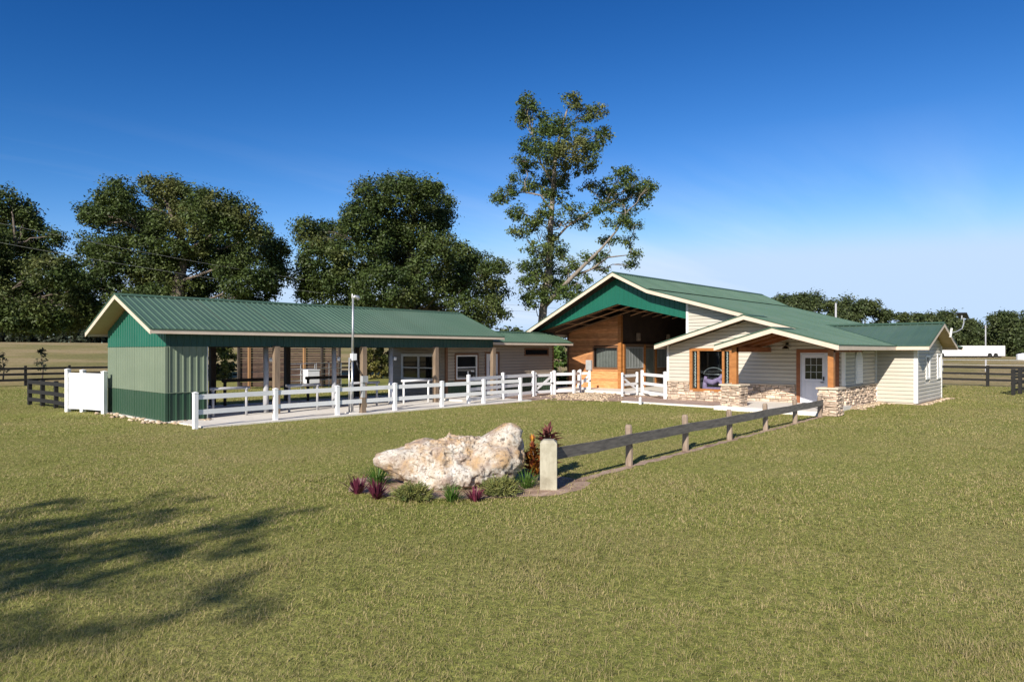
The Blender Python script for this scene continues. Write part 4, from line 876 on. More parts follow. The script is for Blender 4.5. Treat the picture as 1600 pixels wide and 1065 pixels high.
def corral(label, p, q, h=1.6):
    t = thing('corral_panel', label, 'corral panel', ((p[0] + q[0]) / 2, (p[1] + q[1]) / 2, 0), 'pipe corral panels behind the shed')
    for z in (.25, .6, .95, 1.28, h): mb = MB(); mb.tube([(*p, z), (*q, z)], .022, 6); mb.build('rail', 'galvanised', t)
    for k in (0, .5, 1): x, y = p[0] + (q[0] - p[0]) * k, p[1] + (q[1] - p[1]) * k; mb = MB(); mb.tube([(x, y, 0), (x, y, h)], .028, 6); mb.build('upright', 'galvanised', t)
c1, c2, c3 = G(447, 612), G(492, 609), G(533, 606)
corral('grey pipe corral panel before the slatted windbreak, the one nearer the end room', (c1.x, c1.y), (c2.x, c2.y)); corral('grey pipe corral panel before the slatted windbreak, the one nearer the mast', (c2.x + .1, c2.y), (c3.x, c3.y))
p = G(486, 610); BN = thing('storage_bin', 'white upright bin on legs before the slatted windbreak', 'bin', (p.x, p.y, 0))
mb = MB(); mb.box(p.x - .38, p.y - .3, .45, p.x + .38, p.y + .3, 1.2); mb.build('body', 'trailer_white', BN); mb = MB(); mb.box(p.x - .41, p.y - .33, 1.2, p.x + .41, p.y + .33, 1.25); mb.build('lid', 'trailer_white', BN)
for sx in (-1, 1):
    for sy in (-1, 1): mb = MB(); mb.box(p.x + sx * .33 - .03, p.y + sy * .25 - .03, 0, p.x + sx * .33 + .03, p.y + sy * .25 + .03, .45); mb.build('leg', 'galvanised', BN)

# ------------------------------------------------------------------ far trailer, poles, wires
tp = W(1521, 556, 150); th_ = hgt(tp.x, tp.y)
TR = thing('semi_trailer', 'long white semi trailer parked at the edge of the far wood', 'trailer', (tp.x, tp.y, th_))
rx_, ry_ = Rx, Ry
def tbox(name, mat, r0, r1, d0, d1, z0, z1, parent=TR):
    mb = MB(); P = [(tp.x + Rx * r + Fx * d, tp.y + Ry * r + Fy * d) for r, d in ((r0, d0), (r1, d0), (r1, d1), (r0, d1))]
    mb.hexa([(*q, z0) for q in P] + [(*q, z1) for q in P]); return mb.build(name, mat, parent)
bd = tbox('body', 'trailer_white', -8.2, 6.9, 0, 2.5, 1.25, 3.45); tbox('end_frame', 'box_grey', 6.9, 7.0, .0, 2.5, 1.2, 3.5, bd); tbox('roof_rail', 'box_grey', -8.2, 6.9, -.02, 2.5, 3.45, 3.5, bd)
for k in range(9): tbox('side_seam', 'vinyl_white', -7.4 + k * 1.7, -7.36 + k * 1.7, -.03, 0, 1.3, 3.42, bd)
tbox('chassis', 'black_metal', -7.8, 6.5, .5, 2.0, .95, 1.25)
for r in (3.6, 4.9, -6.9):
    for d in (.1, 2.1):
        c = Vector((tp.x + Rx * r + Fx * d, tp.y + Ry * r + Fy * d, th_ + .5)); ax = Vector((Fx, Fy, 0)) * .15
        mb = MB(); mb.tube([c - ax, c + ax], .5, 14); mb.build('wheel', 'tyre', TR)
q = W(1598, 560, 120); mb = MB(); zq = hgt(q.x, q.y)
TK = thing('water_tank', 'small white water tank standing in the far field', 'tank', (q.x, q.y, zq)); mb.tube([(q.x, q.y, zq), (q.x, q.y, zq + .9), (q.x, q.y, zq + 1.05)], [.95, .95, .6], 16); mb.build('body', 'trailer_white', TK); mb = MB(); mb.tube([(q.x, q.y, zq + 1.04), (q.x, q.y, zq + 1.15)], .25, 12); mb.build('lid', 'box_grey', TK)
def upole(label, px, D, ytop, cross=True):
    b = W(px, 548, D); z = hgt(b.x, b.y); t = thing('utility_pole', label, 'utility pole', (b.x, b.y, z)); top = W(px, ytop, D).z
    mb = MB(); mb.tube([(b.x, b.y, z - .3), (b.x, b.y, top)], [.17, .12], 10); mb.build('shaft', 'grey_post', t, True)
    if cross: mb = MB(); mb.bar((b.x - Rx * .25, b.y - Ry * .25, top - .35), (b.x + Rx * .25, b.y + Ry * .25, top - .35), .1, .12); mb.build('crossarm', 'post_wood', t)
    mb = MB(); mb.tube([(b.x, b.y, top), (b.x, b.y, top + .15)], [.05, .03], 6); mb.build('insulator', 'box_grey', t)
    return Vector((b.x, b.y, top))
upole('grey utility pole behind the white semi trailer', 1540, 158, 508); upole('grey utility pole rising behind the barn roof', 1306, 95, 474, False)
e1 = upole('utility pole hidden behind the barn carrying two wires', 905, 62, 484, False)
e2 = Vector(W(-140, 318, 40)); e3 = Vector(W(-140, 352, 40))
for (pa, pb, lb) in ((e2, e1, 'upper overhead wire crossing before the oaks'), (e3, e1 - Vector((0, 0, .35)), 'lower overhead wire crossing before the oaks')):
    mb = MB(); mb.tube([pa.lerp(pb, t / 24) - Vector((0, 0, 1.0 * 4 * (t / 24) * (1 - t / 24))) for t in range(25)], .008, 5); tag(mb.build('overhead_wire', 'galvanised'), lb, 'wire')
pz = hgt(e2.x, e2.y); t = thing('utility_pole', 'utility pole standing beyond the black fence end, carrying two overhead wires', 'utility pole', (e2.x, e2.y, pz))
mb = MB(); mb.tube([(e2.x, e2.y, pz - .3), (e2.x, e2.y, e2.z + .2)], [.17, .12], 10); mb.build('shaft', 'grey_post', t, True)

# ------------------------------------------------------------------ boulder
def vnoise(P, seed, scale):
    """smooth value noise on (n,3) points"""
    r = np.random.default_rng(seed); T = r.random((32, 32, 32)); Q = P * scale + r.random(3) * 50; i = np.floor(Q).astype(int); f = Q - i; f = f * f * (3 - 2 * f); out = 0
    for dx in (0, 1):
        for dy in (0, 1):
            for dz in (0, 1):
                w = (f[:, 0] if dx else 1 - f[:, 0]) * (f[:, 1] if dy else 1 - f[:, 1]) * (f[:, 2] if dz else 1 - f[:, 2])
                out = out + w * T[(i[:, 0] + dx) % 32, (i[:, 1] + dy) % 32, (i[:, 2] + dz) % 32]
    return out * 2 - 1
def boulder():
    n1, n2 = 300, 170
    th = np.linspace(0, 2 * np.pi, n1, endpoint=False); ph = np.linspace(.012, np.pi - .012, n2)
    T, Ph = np.meshgrid(th, ph); d = np.stack([np.cos(T) * np.sin(Ph), np.sin(T) * np.sin(Ph), np.cos(Ph)], -1).reshape(-1, 3)
    # ellipsoids in local (right, away, up) metres about the centre: (centre, radii)
    E_ = [((-.12, 0, -.12), (.92, .50, .36)), ((-.76, -.03, -.06), (.46, .36, .20)), ((.66, .05, -.08), (.54, .46, .36)), ((.86, .05, .26), (.25, .26, .22)), ((.93, .05, .36), (.15, .18, .22)), ((.15, .05, .06), (.55, .36, .24)), ((-.08, -.2, -.26), (.58, .40, .25)), ((-.35, .05, .06), (.4, .32, .2))]
    rr = np.zeros(len(d))
    for c, r in E_:
        c = np.array(c); r = np.array(r); A = ((d / r) ** 2).sum(1); Bq = -2 * (d * c / r ** 2).sum(1); Cq = ((c / r) ** 2).sum() - 1; disc = Bq ** 2 - 4 * A * Cq
        t = np.where(disc > 0, (-Bq + np.sqrt(np.maximum(disc, 0))) / (2 * A), 0); k = 20.0; rr = np.log(np.exp(k * rr) + np.exp(k * np.maximum(t, 0)) - 1) / k
    P = d * rr[:, None]
    def rg(s, sc): return 1 - 2 * np.abs(vnoise(P, s, sc))
    disp = .06 * vnoise(P, 1, 1.8) + .055 * rg(2, 3.6) + .04 * vnoise(P, 3, 7) + .018 * rg(4, 12) + .011 * vnoise(P, 5, 24) + .010 * vnoise(P, 6, 45)
    pits = np.maximum(0, vnoise(P, 8, 8) - .25) * .08 + np.maximum(0, vnoise(P, 9, 17) - .3) * .05 + np.maximum(0, vnoise(P, 10, 4.2) - .3) * .07
    P = d * (rr + disp - pits)[:, None]
    P[:, 2] = np.where(P[:, 2] < -.50, -.50 + (P[:, 2] + .50) * .3, P[:, 2])
    F = []
    idx = np.arange(n1 * n2).reshape(n2, n1)
    a = idx[:-1]; b = np.roll(idx, -1, 1)[:-1]; c = np.roll(idx, -1, 1)[1:]; e = idx[1:]
    F = np.stack([a.ravel(), e.ravel(), c.ravel(), b.ravel()], 1)
    top = np.array([[P[:n1].mean(0)]]).reshape(1, 3); bot = P[-n1:].mean(0).reshape(1, 3); N0 = len(P); P = np.vstack([P, top, bot])
    tr = np.array([(N0, i, (i + 1) % n1, (i + 1) % n1) for i in range(n1)]); br = np.array([(N0 + 1, N0 - n1 + (i + 1) % n1, N0 - n1 + i, N0 - n1 + i) for i in range(n1)])
    c0 = W(706, 700, 12.05); ctr = np.array([c0.x, c0.y, .49])
    Wd = np.stack([P[:, 0] * Rx + P[:, 1] * Fx, P[:, 0] * Ry + P[:, 1] * Fy, P[:, 2]], 1) * 1.07 + ctr
    return npmesh('boulder', Wd, F, 'limestone', smooth=True), ctr
m = bpy.data.materials.new('limestone'); m.use_nodes = True; nt = m.node_tree; N = nt.nodes; L = nt.links; b = N['Principled BSDF']; b.inputs['Roughness'].default_value = .9; b.inputs['Specular IOR Level'].default_value = .2
geo = N.new('ShaderNodeNewGeometry')
def _n(sc, det=8, ro=.62):
    mp = N.new('ShaderNodeMapping'); mp.inputs['Scale'].default_value = (sc,) * 3; L.new(geo.outputs['Position'], mp.inputs[0]); q = N.new('ShaderNodeTexNoise'); q.inputs['Scale'].default_value = 1; q.inputs['Detail'].default_value = det; q.inputs['Roughness'].default_value = ro; L.new(mp.outputs[0], q.inputs['Vector']); return q.outputs['Fac']
def _r(v, a, c):
    r = N.new('ShaderNodeMapRange'); r.inputs['From Min'].default_value = a; r.inputs['From Max'].default_value = c; L.new(v, r.inputs['Value']); return r.outputs[0]
def _m(f, a, c):
    x = N.new('ShaderNodeMix'); x.data_type = 'RGBA'; L.new(f, x.inputs['Factor'])
    for k, q in (('A', a), ('B', c)):
        if isinstance(q, tuple): x.inputs[k].default_value = (*q, 1)
        else: L.new(q, x.inputs[k])
    return x.outputs['Result']
col = _m(_r(_n(5), .38, .62), (.48, .43, .36), (.64, .60, .535))
col = _m(_r(_n(2.3), .43, .58), col, (.44, .30, .17)); col = _m(_r(_n(3.4, 6), .50, .64), col, (.34, .26, .21)); col = _m(_r(_n(24, 5), .50, .68), col, (.26, .19, .14)); col = _m(_r(_n(12, 8, .7), .57, .68), col, (.11, .09, .08))
L.new(col, b.inputs['Base Color']); bp = N.new('ShaderNodeBump'); bp.inputs['Strength'].default_value = .55; bp.inputs['Distance'].default_value = .03; L.new(_n(30, 8, .7), bp.inputs['Height']); L.new(bp.outputs[0], b.inputs['Normal']); M['limestone'] = m
bo, bctr = boulder(); tag(bo, 'large rough white and ochre limestone boulder in the planting bed', 'boulder')

# ------------------------------------------------------------------ small plants
def strap_leaves(base, n, length, width, spread, lean=.5, seed=0, curl=.6, nseg=4, rad=.05):
    """arching strap leaves -> (V, F quads)"""
    r = np.random.default_rng(seed); V = []; F = []
    for i in range(n):
        az = r.uniform(0, 2 * np.pi); l = length * r.uniform(.65, 1.1); el = R(r.uniform(90 - spread, 88)); dx, dy = math.cos(az), math.sin(az); p = np.array(base) + np.array([dx, dy, 0]) * r.uniform(0, rad); b0 = len(V); w = width * r.uniform(.75, 1.2)
        for s in range(nseg + 1):
            t = s / nseg; e = el - curl * t * t * R(90) * r.uniform(.6, 1.2); ww = w * (1 - t) ** .6 * (.6 + 1.2 * t if t < .35 else 1.02) / 2 if s < nseg else .001
            V.append(p + np.array([-dy, dx, 0]) * ww); V.append(p - np.array([-dy, dx, 0]) * ww); p = p + np.array([dx * math.cos(e), dy * math.cos(e), math.sin(e)]) * l / nseg
        for s in range(nseg): F.append((b0 + 2 * s, b0 + 2 * s + 1, b0 + 2 * s + 3, b0 + 2 * s + 2))
    return np.array(V), np.array(F)
def plant(name, label, cat, px, py, n, length, width, spread, mat, group=None, seed=0, curl=.6, rad=.06, nseg=4):
    g = G(px, py); t = thing(name, label, cat, (g.x, g.y, 0), group); V, F = strap_leaves((g.x, g.y, 0.0), n, length, width, spread, seed=seed, curl=curl, rad=rad, nseg=nseg); npmesh('foliage', V, F, mat, t)
    mb = MB(); mb.tube([(g.x, g.y, -.03), (g.x, g.y, .06)], [.04, .02], 8); mb.build('crown', 'bark', t)
plant('purple_plant', 'spiky purple plant at the outer end of the boulder bed', 'plant', 559, 771, 60, .34, .042, 60, 'leaf_purple', 'purple plants in the boulder bed', 1, .3)
plant('purple_plant', 'spiky purple plant before the green clump at the low end of the boulder', 'plant', 588, 779, 75, .34, .042, 62, 'leaf_purple', 'purple plants in the boulder bed', 2, .3)
plant('purple_plant', 'small spiky purple plant between the grassy clump and the second juniper', 'plant', 742, 783, 60, .24, .04, 62, 'leaf_purple', 'purple plants in the boulder bed', 3, .3)
plant('grass_clump', 'bright green strap-leaf clump behind the purple plants', 'plant', 590, 757, 150, .42, .02, 70, 'leaf_strap', 'green strap-leaf clumps in the boulder bed', 4, .9, .14)
plant('grass_clump', 'green strap-leaf clump at the foot of the boulder between the junipers', 'plant', 706, 783, 130, .33, .018, 65, 'leaf_strap', 'green strap-leaf clumps in the boulder bed', 5, .8, .1)
plant('grass_clump', 'green strap-leaf clump beside the thick end post', 'plant', 822, 762, 110, .36, .018, 60, 'leaf_strap', 'green strap-leaf clumps in the boulder bed', 6, .8, .12)
def juniper(label, px, py, w, h, seed):
    g = G(px, py); t = thing('juniper_shrub', label, 'shrub', (g.x, g.y, 0), 'low junipers in the boulder bed'); r = np.random.default_rng(seed); V = []; F = []
    for i in range(420):
        az = r.uniform(0, 2 * np.pi); el = R(r.uniform(8, 75)); l = r.uniform(.5, 1) ; d = np.array([math.cos(az) * math.cos(el) * w, math.sin(az) * math.cos(el) * w, math.sin(el) * h]); tip = np.array([g.x, g.y, 0.02]) + d * l
        for k in range(7):   # needle sprays along the outer part of the shoot
            c = tip - d * l * r.uniform(0, .35); q = d / np.linalg.norm(d) + r.normal(0, .55, 3); q /= np.linalg.norm(q); s = np.cross(q, r.normal(0, 1, 3)); s /= np.linalg.norm(s) + 1e-6; ln = r.uniform(.05, .095); b0 = len(V)
            V += [c - s * .006, c + s * .006, c + q * ln + s * .003, c + q * ln - s * .003]; F.append((b0, b0 + 1, b0 + 2, b0 + 3))
    npmesh('foliage', np.array(V), np.array(F), 'leaf_juniper', t)
    mb = MB()
    for k in range(9): az = k * .7; mb.tube([(g.x, g.y, -.02), (g.x + math.cos(az) * w * .35, g.y + math.sin(az) * w * .35, h * .35), (g.x + math.cos(az) * w * .7, g.y + math.sin(az) * w * .7, h * .55)], [.012, .008, .003], 5)
    mb.build('stems', 'bark', t)
juniper('low yellow-green juniper below the pale low flank of the boulder', 644, 781, .37, .25, 1); juniper('low yellow-green juniper below the dark hollow of the boulder', 781, 773, .38, .28, 2)
# croton and ti plant behind the end post
def leafy_stems(name, label, px, py, hs, mat, lw, ll, seed, per=26):
    g = G(px, py); t = thing(name, label, 'shrub', (g.x, g.y, 0)); r = np.random.default_rng(seed); V = []; F = []; mb = MB()
    for (ox, oy, h) in hs:
        mb.tube([(g.x, g.y, -.03), (g.x + ox * .5, g.y + oy * .5, h * .5), (g.x + ox, g.y + oy, h)], [.015, .012, .006], 6)
        for k in range(per):
            u = r.uniform(.25, 1); c = np.array([g.x + ox * u, g.y + oy * u, h * u]); az = r.uniform(0, 2 * np.pi); el = R(r.uniform(10, 60) if u < .9 else r.uniform(40, 85)); q = np.array([math.cos(az) * math.cos(el), math.sin(az) * math.cos(el), math.sin(el)]); s = np.array([-math.sin(az), math.cos(az), 0]); nn = np.cross(q, s); l = ll * r.uniform(.7, 1.1); b0 = len(V)
            V += [c, c + q * l * .45 + s * lw / 2 + nn * .01, c + q * l - np.array([0, 0, l * .15]), c + q * l * .45 - s * lw / 2 + nn * .01]; F.append((b0, b0 + 1, b0 + 2, b0 + 3))
    npmesh('foliage', np.array(V), np.array(F), mat, t); mb.build('stems', 'bark', t)
leafy_stems('croton_bush', 'red and orange croton bush between the boulder and the end post', 838, 752, [(-.1, 0, .62), (0, .1, .72), (.08, -.05, .5), (-.14, .1, .45), (0.02, -.1, .4)], 'leaf_croton', .06, .18, 3, 70)
leafy_stems('ti_plant', 'dusky red spiky plant rising behind the thick end post', 858, 745, [(0, 0, .88), (.08, .05, .78), (-.06, .06, .80)], 'leaf_ti', .075, .30, 5, 48)
# rubble scattered before the barn opening
V = []; F = []; r = np.random.default_rng(5)
for i in range(900):
    if i < 520: t = r.random(); x = 26.2 + t * 4.4 + r.normal(0, .5); y = 20.9 + t * 1.2 + r.normal(0, .8) - (1 - t) * 1.2
    elif i < 700: x = r.uniform(29.3, 34.2); y = 8.62 - abs(r.normal(0, .22))
    elif i < 800: x = r.uniform(33.6, 39.4); y = 6.95 - abs(r.normal(0, .12))
    else: x = r.uniform(8.2, 8.75) if r.random() < .6 else r.uniform(8.6, 10.2); y = r.uniform(22.9, 29) if x < 8.75 else r.uniform(22.6, 23.2)
    if 33.8 < x < 39 and y > 7.1: continue
    s = r.uniform(.025, .075); b0 = len(V); pts = np.array([(-1, -1, -.3), (1, -1, -.3), (1, 1, -.3), (-1, 1, -.3), (-.7, -.6, .5), (.6, -.7, .6), (.7, .6, .5), (-.6, .7, .4)]) * s * (1 + r.normal(0, .2, (8, 3))); a = r.uniform(0, 6.28); ca, sa = math.cos(a), math.sin(a)
    for q in pts: V.append((x + (q[0] * ca - q[1] * sa) * r.uniform(1, 1.3), y + q[0] * sa + q[1] * ca, .012 + q[2] + s * .3))
    F += [(b0, b0 + 3, b0 + 2, b0 + 1), (b0 + 4, b0 + 5, b0 + 6, b0 + 7), (b0, b0 + 1, b0 + 5, b0 + 4), (b0 + 1, b0 + 2, b0 + 6, b0 + 5), (b0 + 2, b0 + 3, b0 + 7, b0 + 6), (b0 + 3, b0, b0 + 4, b0 + 7)]
tag(npmesh('limestone_rubble', np.array(V), np.array(F), 'rubble'), 'pale crushed limestone scattered on the earth around the walls', 'rubble', kind='stuff')

# ------------------------------------------------------------------ trees
def leaf_cloud(clumps, n_each, size, r, flat=.75):
    """clumps: list of (centre(3), radius). rhombus leaves in an uneven shell of each clump"""
    C = np.array([c for c, _ in clumps]); Rr = np.array([q for _, q in clumps]); k = np.maximum(6, (n_each * (Rr / Rr.mean()) ** 2).astype(int)); idx = np.repeat(np.arange(len(C)), k); n = len(idx)
    d = r.normal(0, 1, (n, 3)); d /= np.linalg.norm(d, axis=1)[:, None]; rad = Rr[idx] * (r.random(n) ** .45) * (1 + .25 * r.normal(0, 1, n)); P = C[idx] + d * rad[:, None] * np.array([1, 1, flat])
    nrm = d * .6 + np.array([0, 0, .55]) + r.normal(0, .55, (n, 3)); nrm /= np.linalg.norm(nrm, axis=1)[:, None]; t = np.cross(nrm, r.normal(0, 1, (n, 3))); t /= np.linalg.norm(t, axis=1)[:, None] + 1e-9; u = np.cross(nrm, t); s = size * r.uniform(.6, 1.3, n)[:, None]
    V = np.stack([P - t * s, P + u * s * .5, P + t * s, P - u * s * .5], 1).reshape(-1, 3); F = np.arange(n * 4).reshape(-1, 4); return V, F
def limb(mb, a, b, r0, r1, rnd, k=5, wob=.06, sag=0.0):
    a = Vector(a); b = Vector(b); l = (b - a).length; pts = []
    for i in range(k + 1):
        t = i / k; p = a.lerp(b, t)
        if 0 < i < k: p += Vector((rnd.uniform(-1, 1), rnd.uniform(-1, 1), rnd.uniform(-.6, 1))) * l * wob
        pts.append(p)
    mb.tube(pts, [r0 + (r1 - r0) * (i / k) for i in range(k + 1)], 7, cap=False); return pts
def photo_tree(name, label, D, base_px, blobs, leafmat_, barkm, trunk, limbs=True, per=48, nleaf=92, size=.112, crad=.70, seed=0, group=None, depth=.75, rtrunk=.45, extra=(), lr=1.0):
    r = np.random.default_rng(seed); rnd = random.Random(seed); b = W(base_px, 548, D); z = hgt(b.x, b.y); t = thing(name, label, 'tree', (b.x, b.y, z), group)
    px = [q[0] for q in blobs]; cx = (min(px) + max(px)) / 2; hw = (max(px) - min(px)) / 2 + 1; s = D / FPX; clumps = []; cents = []
    for (x, y, rx, ry) in blobs:
        off = hw * s * math.sqrt(max(.08, 1 - ((x - cx) / hw) ** 2)) * depth
        dd = rnd.uniform(-1, .8) * off; c = W(x, y, D + dd); cents.append((c, (rx + ry) / 2 * s)); R0 = np.array([rx * s, (rx + ry) / 2 * s, ry * s]); m = max(5, int(per * rx * ry / 900))
        v = r.normal(0, 1, (m, 3)); v /= np.linalg.norm(v, axis=1)[:, None]; q = v * R0 * (r.random(m) ** .33)[:, None]
        for j in range(m): clumps.append((np.array([c.x + q[j, 0] * Rx + q[j, 1] * Fx, c.y + q[j, 0] * Ry + q[j, 1] * Fy, c.z + q[j, 2]]), crad * r.uniform(.5, 1.25)))
    V, F = leaf_cloud(clumps, nleaf, size, r); npmesh('crown', V, F, leafmat_, t)
    mb = MB(); tr = [Vector(W(x, y, D + dd)) for (x, y, dd) in trunk]; tr[0].z = z - .3; k = len(tr); mb.tube(tr, [rtrunk * (1 - .82 * i / (k - 1)) * (1.25 if i == 0 else 1) for i in range(k)], 10); mb.build('trunk', barkm, t, True)
    mb = MB()
    for (c, rad) in cents:
        best = min(tr[1:] + [Vector(q) for q in extra], key=lambda p: (p - c).length + (2.5 if p.z > c.z - .3 else 0)); l = (c - best).length; p = limb(mb, best, c, min(.13, .035 + l * .012) * lr, .02 * lr, rnd)
        for _ in range(3):
            e = c + Vector((rnd.uniform(-1, 1), rnd.uniform(-1, 1), rnd.uniform(-.6, 1))) * rad * .9; limb(mb, p[3], e, .03 * lr, .01 * lr, rnd, 3, .08)
    mb.build('limbs', barkm, t, True); return t
oak2 = [(185, 312, 32, 28), (160, 335, 30, 22), (133, 333, 18, 16), (255, 300, 40, 24), (300, 318, 42, 26), (330, 330, 40, 30), (372, 350, 38, 30), (400, 382, 33, 30), (432, 392, 18, 24), (430, 432, 20, 25), (220, 350, 48, 38), (280, 370, 56, 40), (340, 400, 50, 38), (200, 400, 56, 35), (260, 430, 58, 35), (380, 430, 45, 30), (155, 385, 32, 25), (310, 452, 50, 22), (405, 455, 32, 18), (140, 430, 38, 30), (185, 462, 50, 28), (230, 475, 50, 25), (300, 490, 60, 25), (380, 480, 40, 20)]
photo_tree('oak_tree', 'broad dark oak behind the sage end of the shed', 52, 275, oak2, 'leaf_oak', 'bark', [(275, 540, 0), (274, 490, 0), (280, 440, 0), (290, 390, .5), (270, 340, .3), (258, 310, 0)], seed=3, group='large oaks behind the shed', rtrunk=.6)
oak1 = [(18, 318, 24, 20), (40, 345, 28, 22), (12, 350, 30, 26), (62, 380, 32, 22), (88, 368, 13, 11), (25, 400, 46, 34), (80, 425, 36, 28), (8, 440, 40, 40), (60, 465, 46, 30), (112, 455, 34, 26), (130, 488, 32, 22), (30, 492, 50, 24), (85, 500, 40, 20), (-30, 380, 40, 40), (-40, 440, 50, 45), (-70, 400, 45, 40), (0, 495, 45, 22), (55, 505, 45, 16), (-50, 490, 50, 24), (110, 500, 40, 16), (150, 478, 30, 20)]
photo_tree('oak_tree', 'dark oak next to the broad one, over the black fence end', 50, -45, oak1, 'leaf_oak', 'bark', [(-45, 540, 0), (-38, 490, 0), (-10, 430, 0), (25, 380, .3), (20, 335, 0)], seed=5, group='large oaks behind the shed', rtrunk=.32)
oak3 = [(482, 363, 26, 20), (520, 368, 38, 24), (500, 408, 44, 34), (476, 440, 18, 25), (562, 340, 26, 26), (592, 306, 38, 26), (622, 290, 32, 17), (652, 298, 36, 24), (680, 318, 26, 26), (692, 345, 16, 18), (600, 350, 45, 35), (650, 360, 48, 35), (560, 390, 45, 35), (622, 410, 54, 35), (680, 395, 33, 30), (540, 440, 40, 25), (600, 450, 50, 28), (660, 440, 50, 30), (722, 398, 26, 18), (745, 410, 24, 18), (722, 440, 40, 30), (768, 425, 22, 20), (786, 415, 9, 9), (772, 455, 24, 20), (742, 480, 38, 22), (780, 492, 13, 13), (500, 455, 34, 22), (640, 480, 60, 22), (560, 480, 50, 20), (755, 505, 20, 10)]
photo_tree('oak_tree', 'broad dark oak behind the mast and the middle of the shed roof', 54, 640, oak3, 'leaf_oak', 'bark', [(640, 540, 0), (642, 490, 0), (645, 430, 0), (640, 380, .5), (648, 330, .3), (640, 300, 0)], seed=8, group='large oaks behind the shed', rtrunk=.6)
tall = [(823, 156, 16, 14), (832, 180, 22, 18), (815, 190, 12, 10), (895, 160, 16, 17), (912, 175, 16, 14), (935, 178, 18, 14), (870, 200, 30, 18), (850, 205, 20, 20), (915, 215, 34, 18), (948, 208, 14, 13), (900, 235, 38, 18), (830, 230, 20, 16), (865, 245, 36, 22), (812, 252, 14, 10), (905, 262, 28, 15), (800, 275, 12, 11), (842, 290, 32, 20), (825, 262, 18, 12), (870, 300, 24, 18), (795, 303, 24, 13), (780, 312, 13, 10), (806, 328, 18, 12), (918, 292, 14, 9), (895, 325, 14, 10), (812, 362, 18, 14), (838, 350, 20, 14), (835, 388, 22, 14), (828, 425, 18, 16), (820, 448, 14, 18), (850, 420, 20, 20), (862, 380, 14, 14), (880, 395, 16, 12), (885, 415, 20, 16), (870, 450, 24, 16), (905, 440, 18, 12), (968, 278, 24, 15), (992, 290, 24, 18), (950, 300, 22, 16), (975, 318, 30, 18), (1005, 305, 16, 14), (1018, 293, 8, 8), (940, 325, 20, 10), (905, 345, 20, 9), (965, 345, 22, 10), (990, 350, 14, 8), (985, 375, 14, 9), (955, 375, 20, 7), (925, 400, 24, 8), (940, 418, 18, 6), (985, 412, 9, 6), (992, 398, 8, 5), (858, 330, 16, 14), (870, 352, 14, 12), (855, 402, 14, 14), (872, 275, 20, 14), (838, 466, 14, 15), (882, 456, 22, 15), (900, 462, 15, 11), (866, 432, 18, 14), (846, 442, 15, 15), (826, 470, 12, 14)]
tt_ = photo_tree('tall_oak_tree', 'tall sparse oak with pale forked trunk rising behind the barn gable', 58, 846, tall, 'leaf_tall', 'bark_pale', [(846, 545, 0), (847, 505, 0), (850, 470, 0), (858, 420, 0), (860, 360, 0), (864, 300, .3), (868, 245, 0), (876, 205, 0), (886, 172, 0)], seed=11, per=46, nleaf=58, size=.115, crad=.56, rtrunk=.4, depth=.5, lr=.7, extra=[W(*q) for q in ((868, 460, 57.6), (890, 437, 57), (915, 412, 56.5), (940, 388, 56.3), (962, 362, 56), (978, 335, 56), (925, 420, 57), (950, 402, 57), (985, 398, 57), (885, 355, 58), (915, 335, 58.3), (945, 318, 58.5), (845, 305, 58), (818, 300, 58), (792, 305, 58), (845, 255, 58), (832, 210, 58))])
mb = MB(); pts = [W(851, 478, 58), W(868, 460, 57.6), W(890, 437, 57), W(915, 412, 56.5), W(940, 388, 56.3), W(962, 362, 56), W(978, 335, 56)]; mb.tube(pts, [.24, .2, .17, .14, .1, .07, .04], 9)
mb.tube([W(895, 432, 57), W(925, 420, 57), W(950, 402, 57), (W(985, 398, 57))], [.12, .09, .07, .03], 7); mb.tube([W(862, 380, 58), W(885, 355, 58), W(915, 335, 58.3), W(945, 318, 58.5)], [.12, .09, .07, .03], 7); mb.tube([W(862, 330, 58), W(845, 305, 58), W(818, 300, 58), W(792, 305, 58)], [.1, .08, .06, .03], 7); mb.tube([W(866, 290, 58), W(845, 255, 58), W(832, 210, 58), W(822, 165, 58)], [.1, .08, .06, .03], 7); mb.build('fork', 'bark_pale', tt_, True)
def small_tree(name, label, px, ytop, wpx, D, mat, group, seed, size=.32, n=2600, yb=None, bark='bark', cat='tree', lowest=.12):
    r = np.random.default_rng(seed); rnd = random.Random(seed); b = W(px, 548, D); z = hgt(b.x, b.y); top = W(px, ytop, D).z; H = top - z; w = wpx / 2 * D / FPX; t = thing(name, label, cat, (b.x, b.y, z), group); clumps = []
    for k in range(26):
        u = r.uniform(lowest, 1); prof = w * (math.sin(math.pi * min(1, .22 + .78 * u) ** 1.1) ** .55 * .9 + .1); a = r.uniform(0, 6.28); q = prof * r.random() ** .5 * .9; rad = w * r.uniform(.22, .42); clumps.append((np.array([b.x + math.cos(a) * q, b.y + math.sin(a) * q, z + min(u * H, H - rad * .55)]), rad))
    V, F = leaf_cloud(clumps, n / 26, size, r, .8); npmesh('crown', V, F, mat, t); mb = MB(); mb.tube([(b.x, b.y, z - .2), (b.x + .1, b.y, z + H * .4), (b.x, b.y + .1, z + H * .8)], [.03 * H ** .9, .02 * H ** .9, .02], 8); mb.build('trunk', bark, t, True)
    return t
wood_r = [(1208, 470, 60), (1232, 462, 56), (1258, 460, 60), (1275, 457, 62), (1300, 468, 55), (1328, 462, 62), (1352, 470, 52), (1385, 482, 60), (1408, 488, 45), (1180, 485, 40), (1368, 484, 48), (1420, 497, 40)]
wl = ['broad', 'rounded', 'full', 'tallest', 'slim', 'bushy', 'narrow', 'lower', 'small', 'short', 'dense', 'squat']
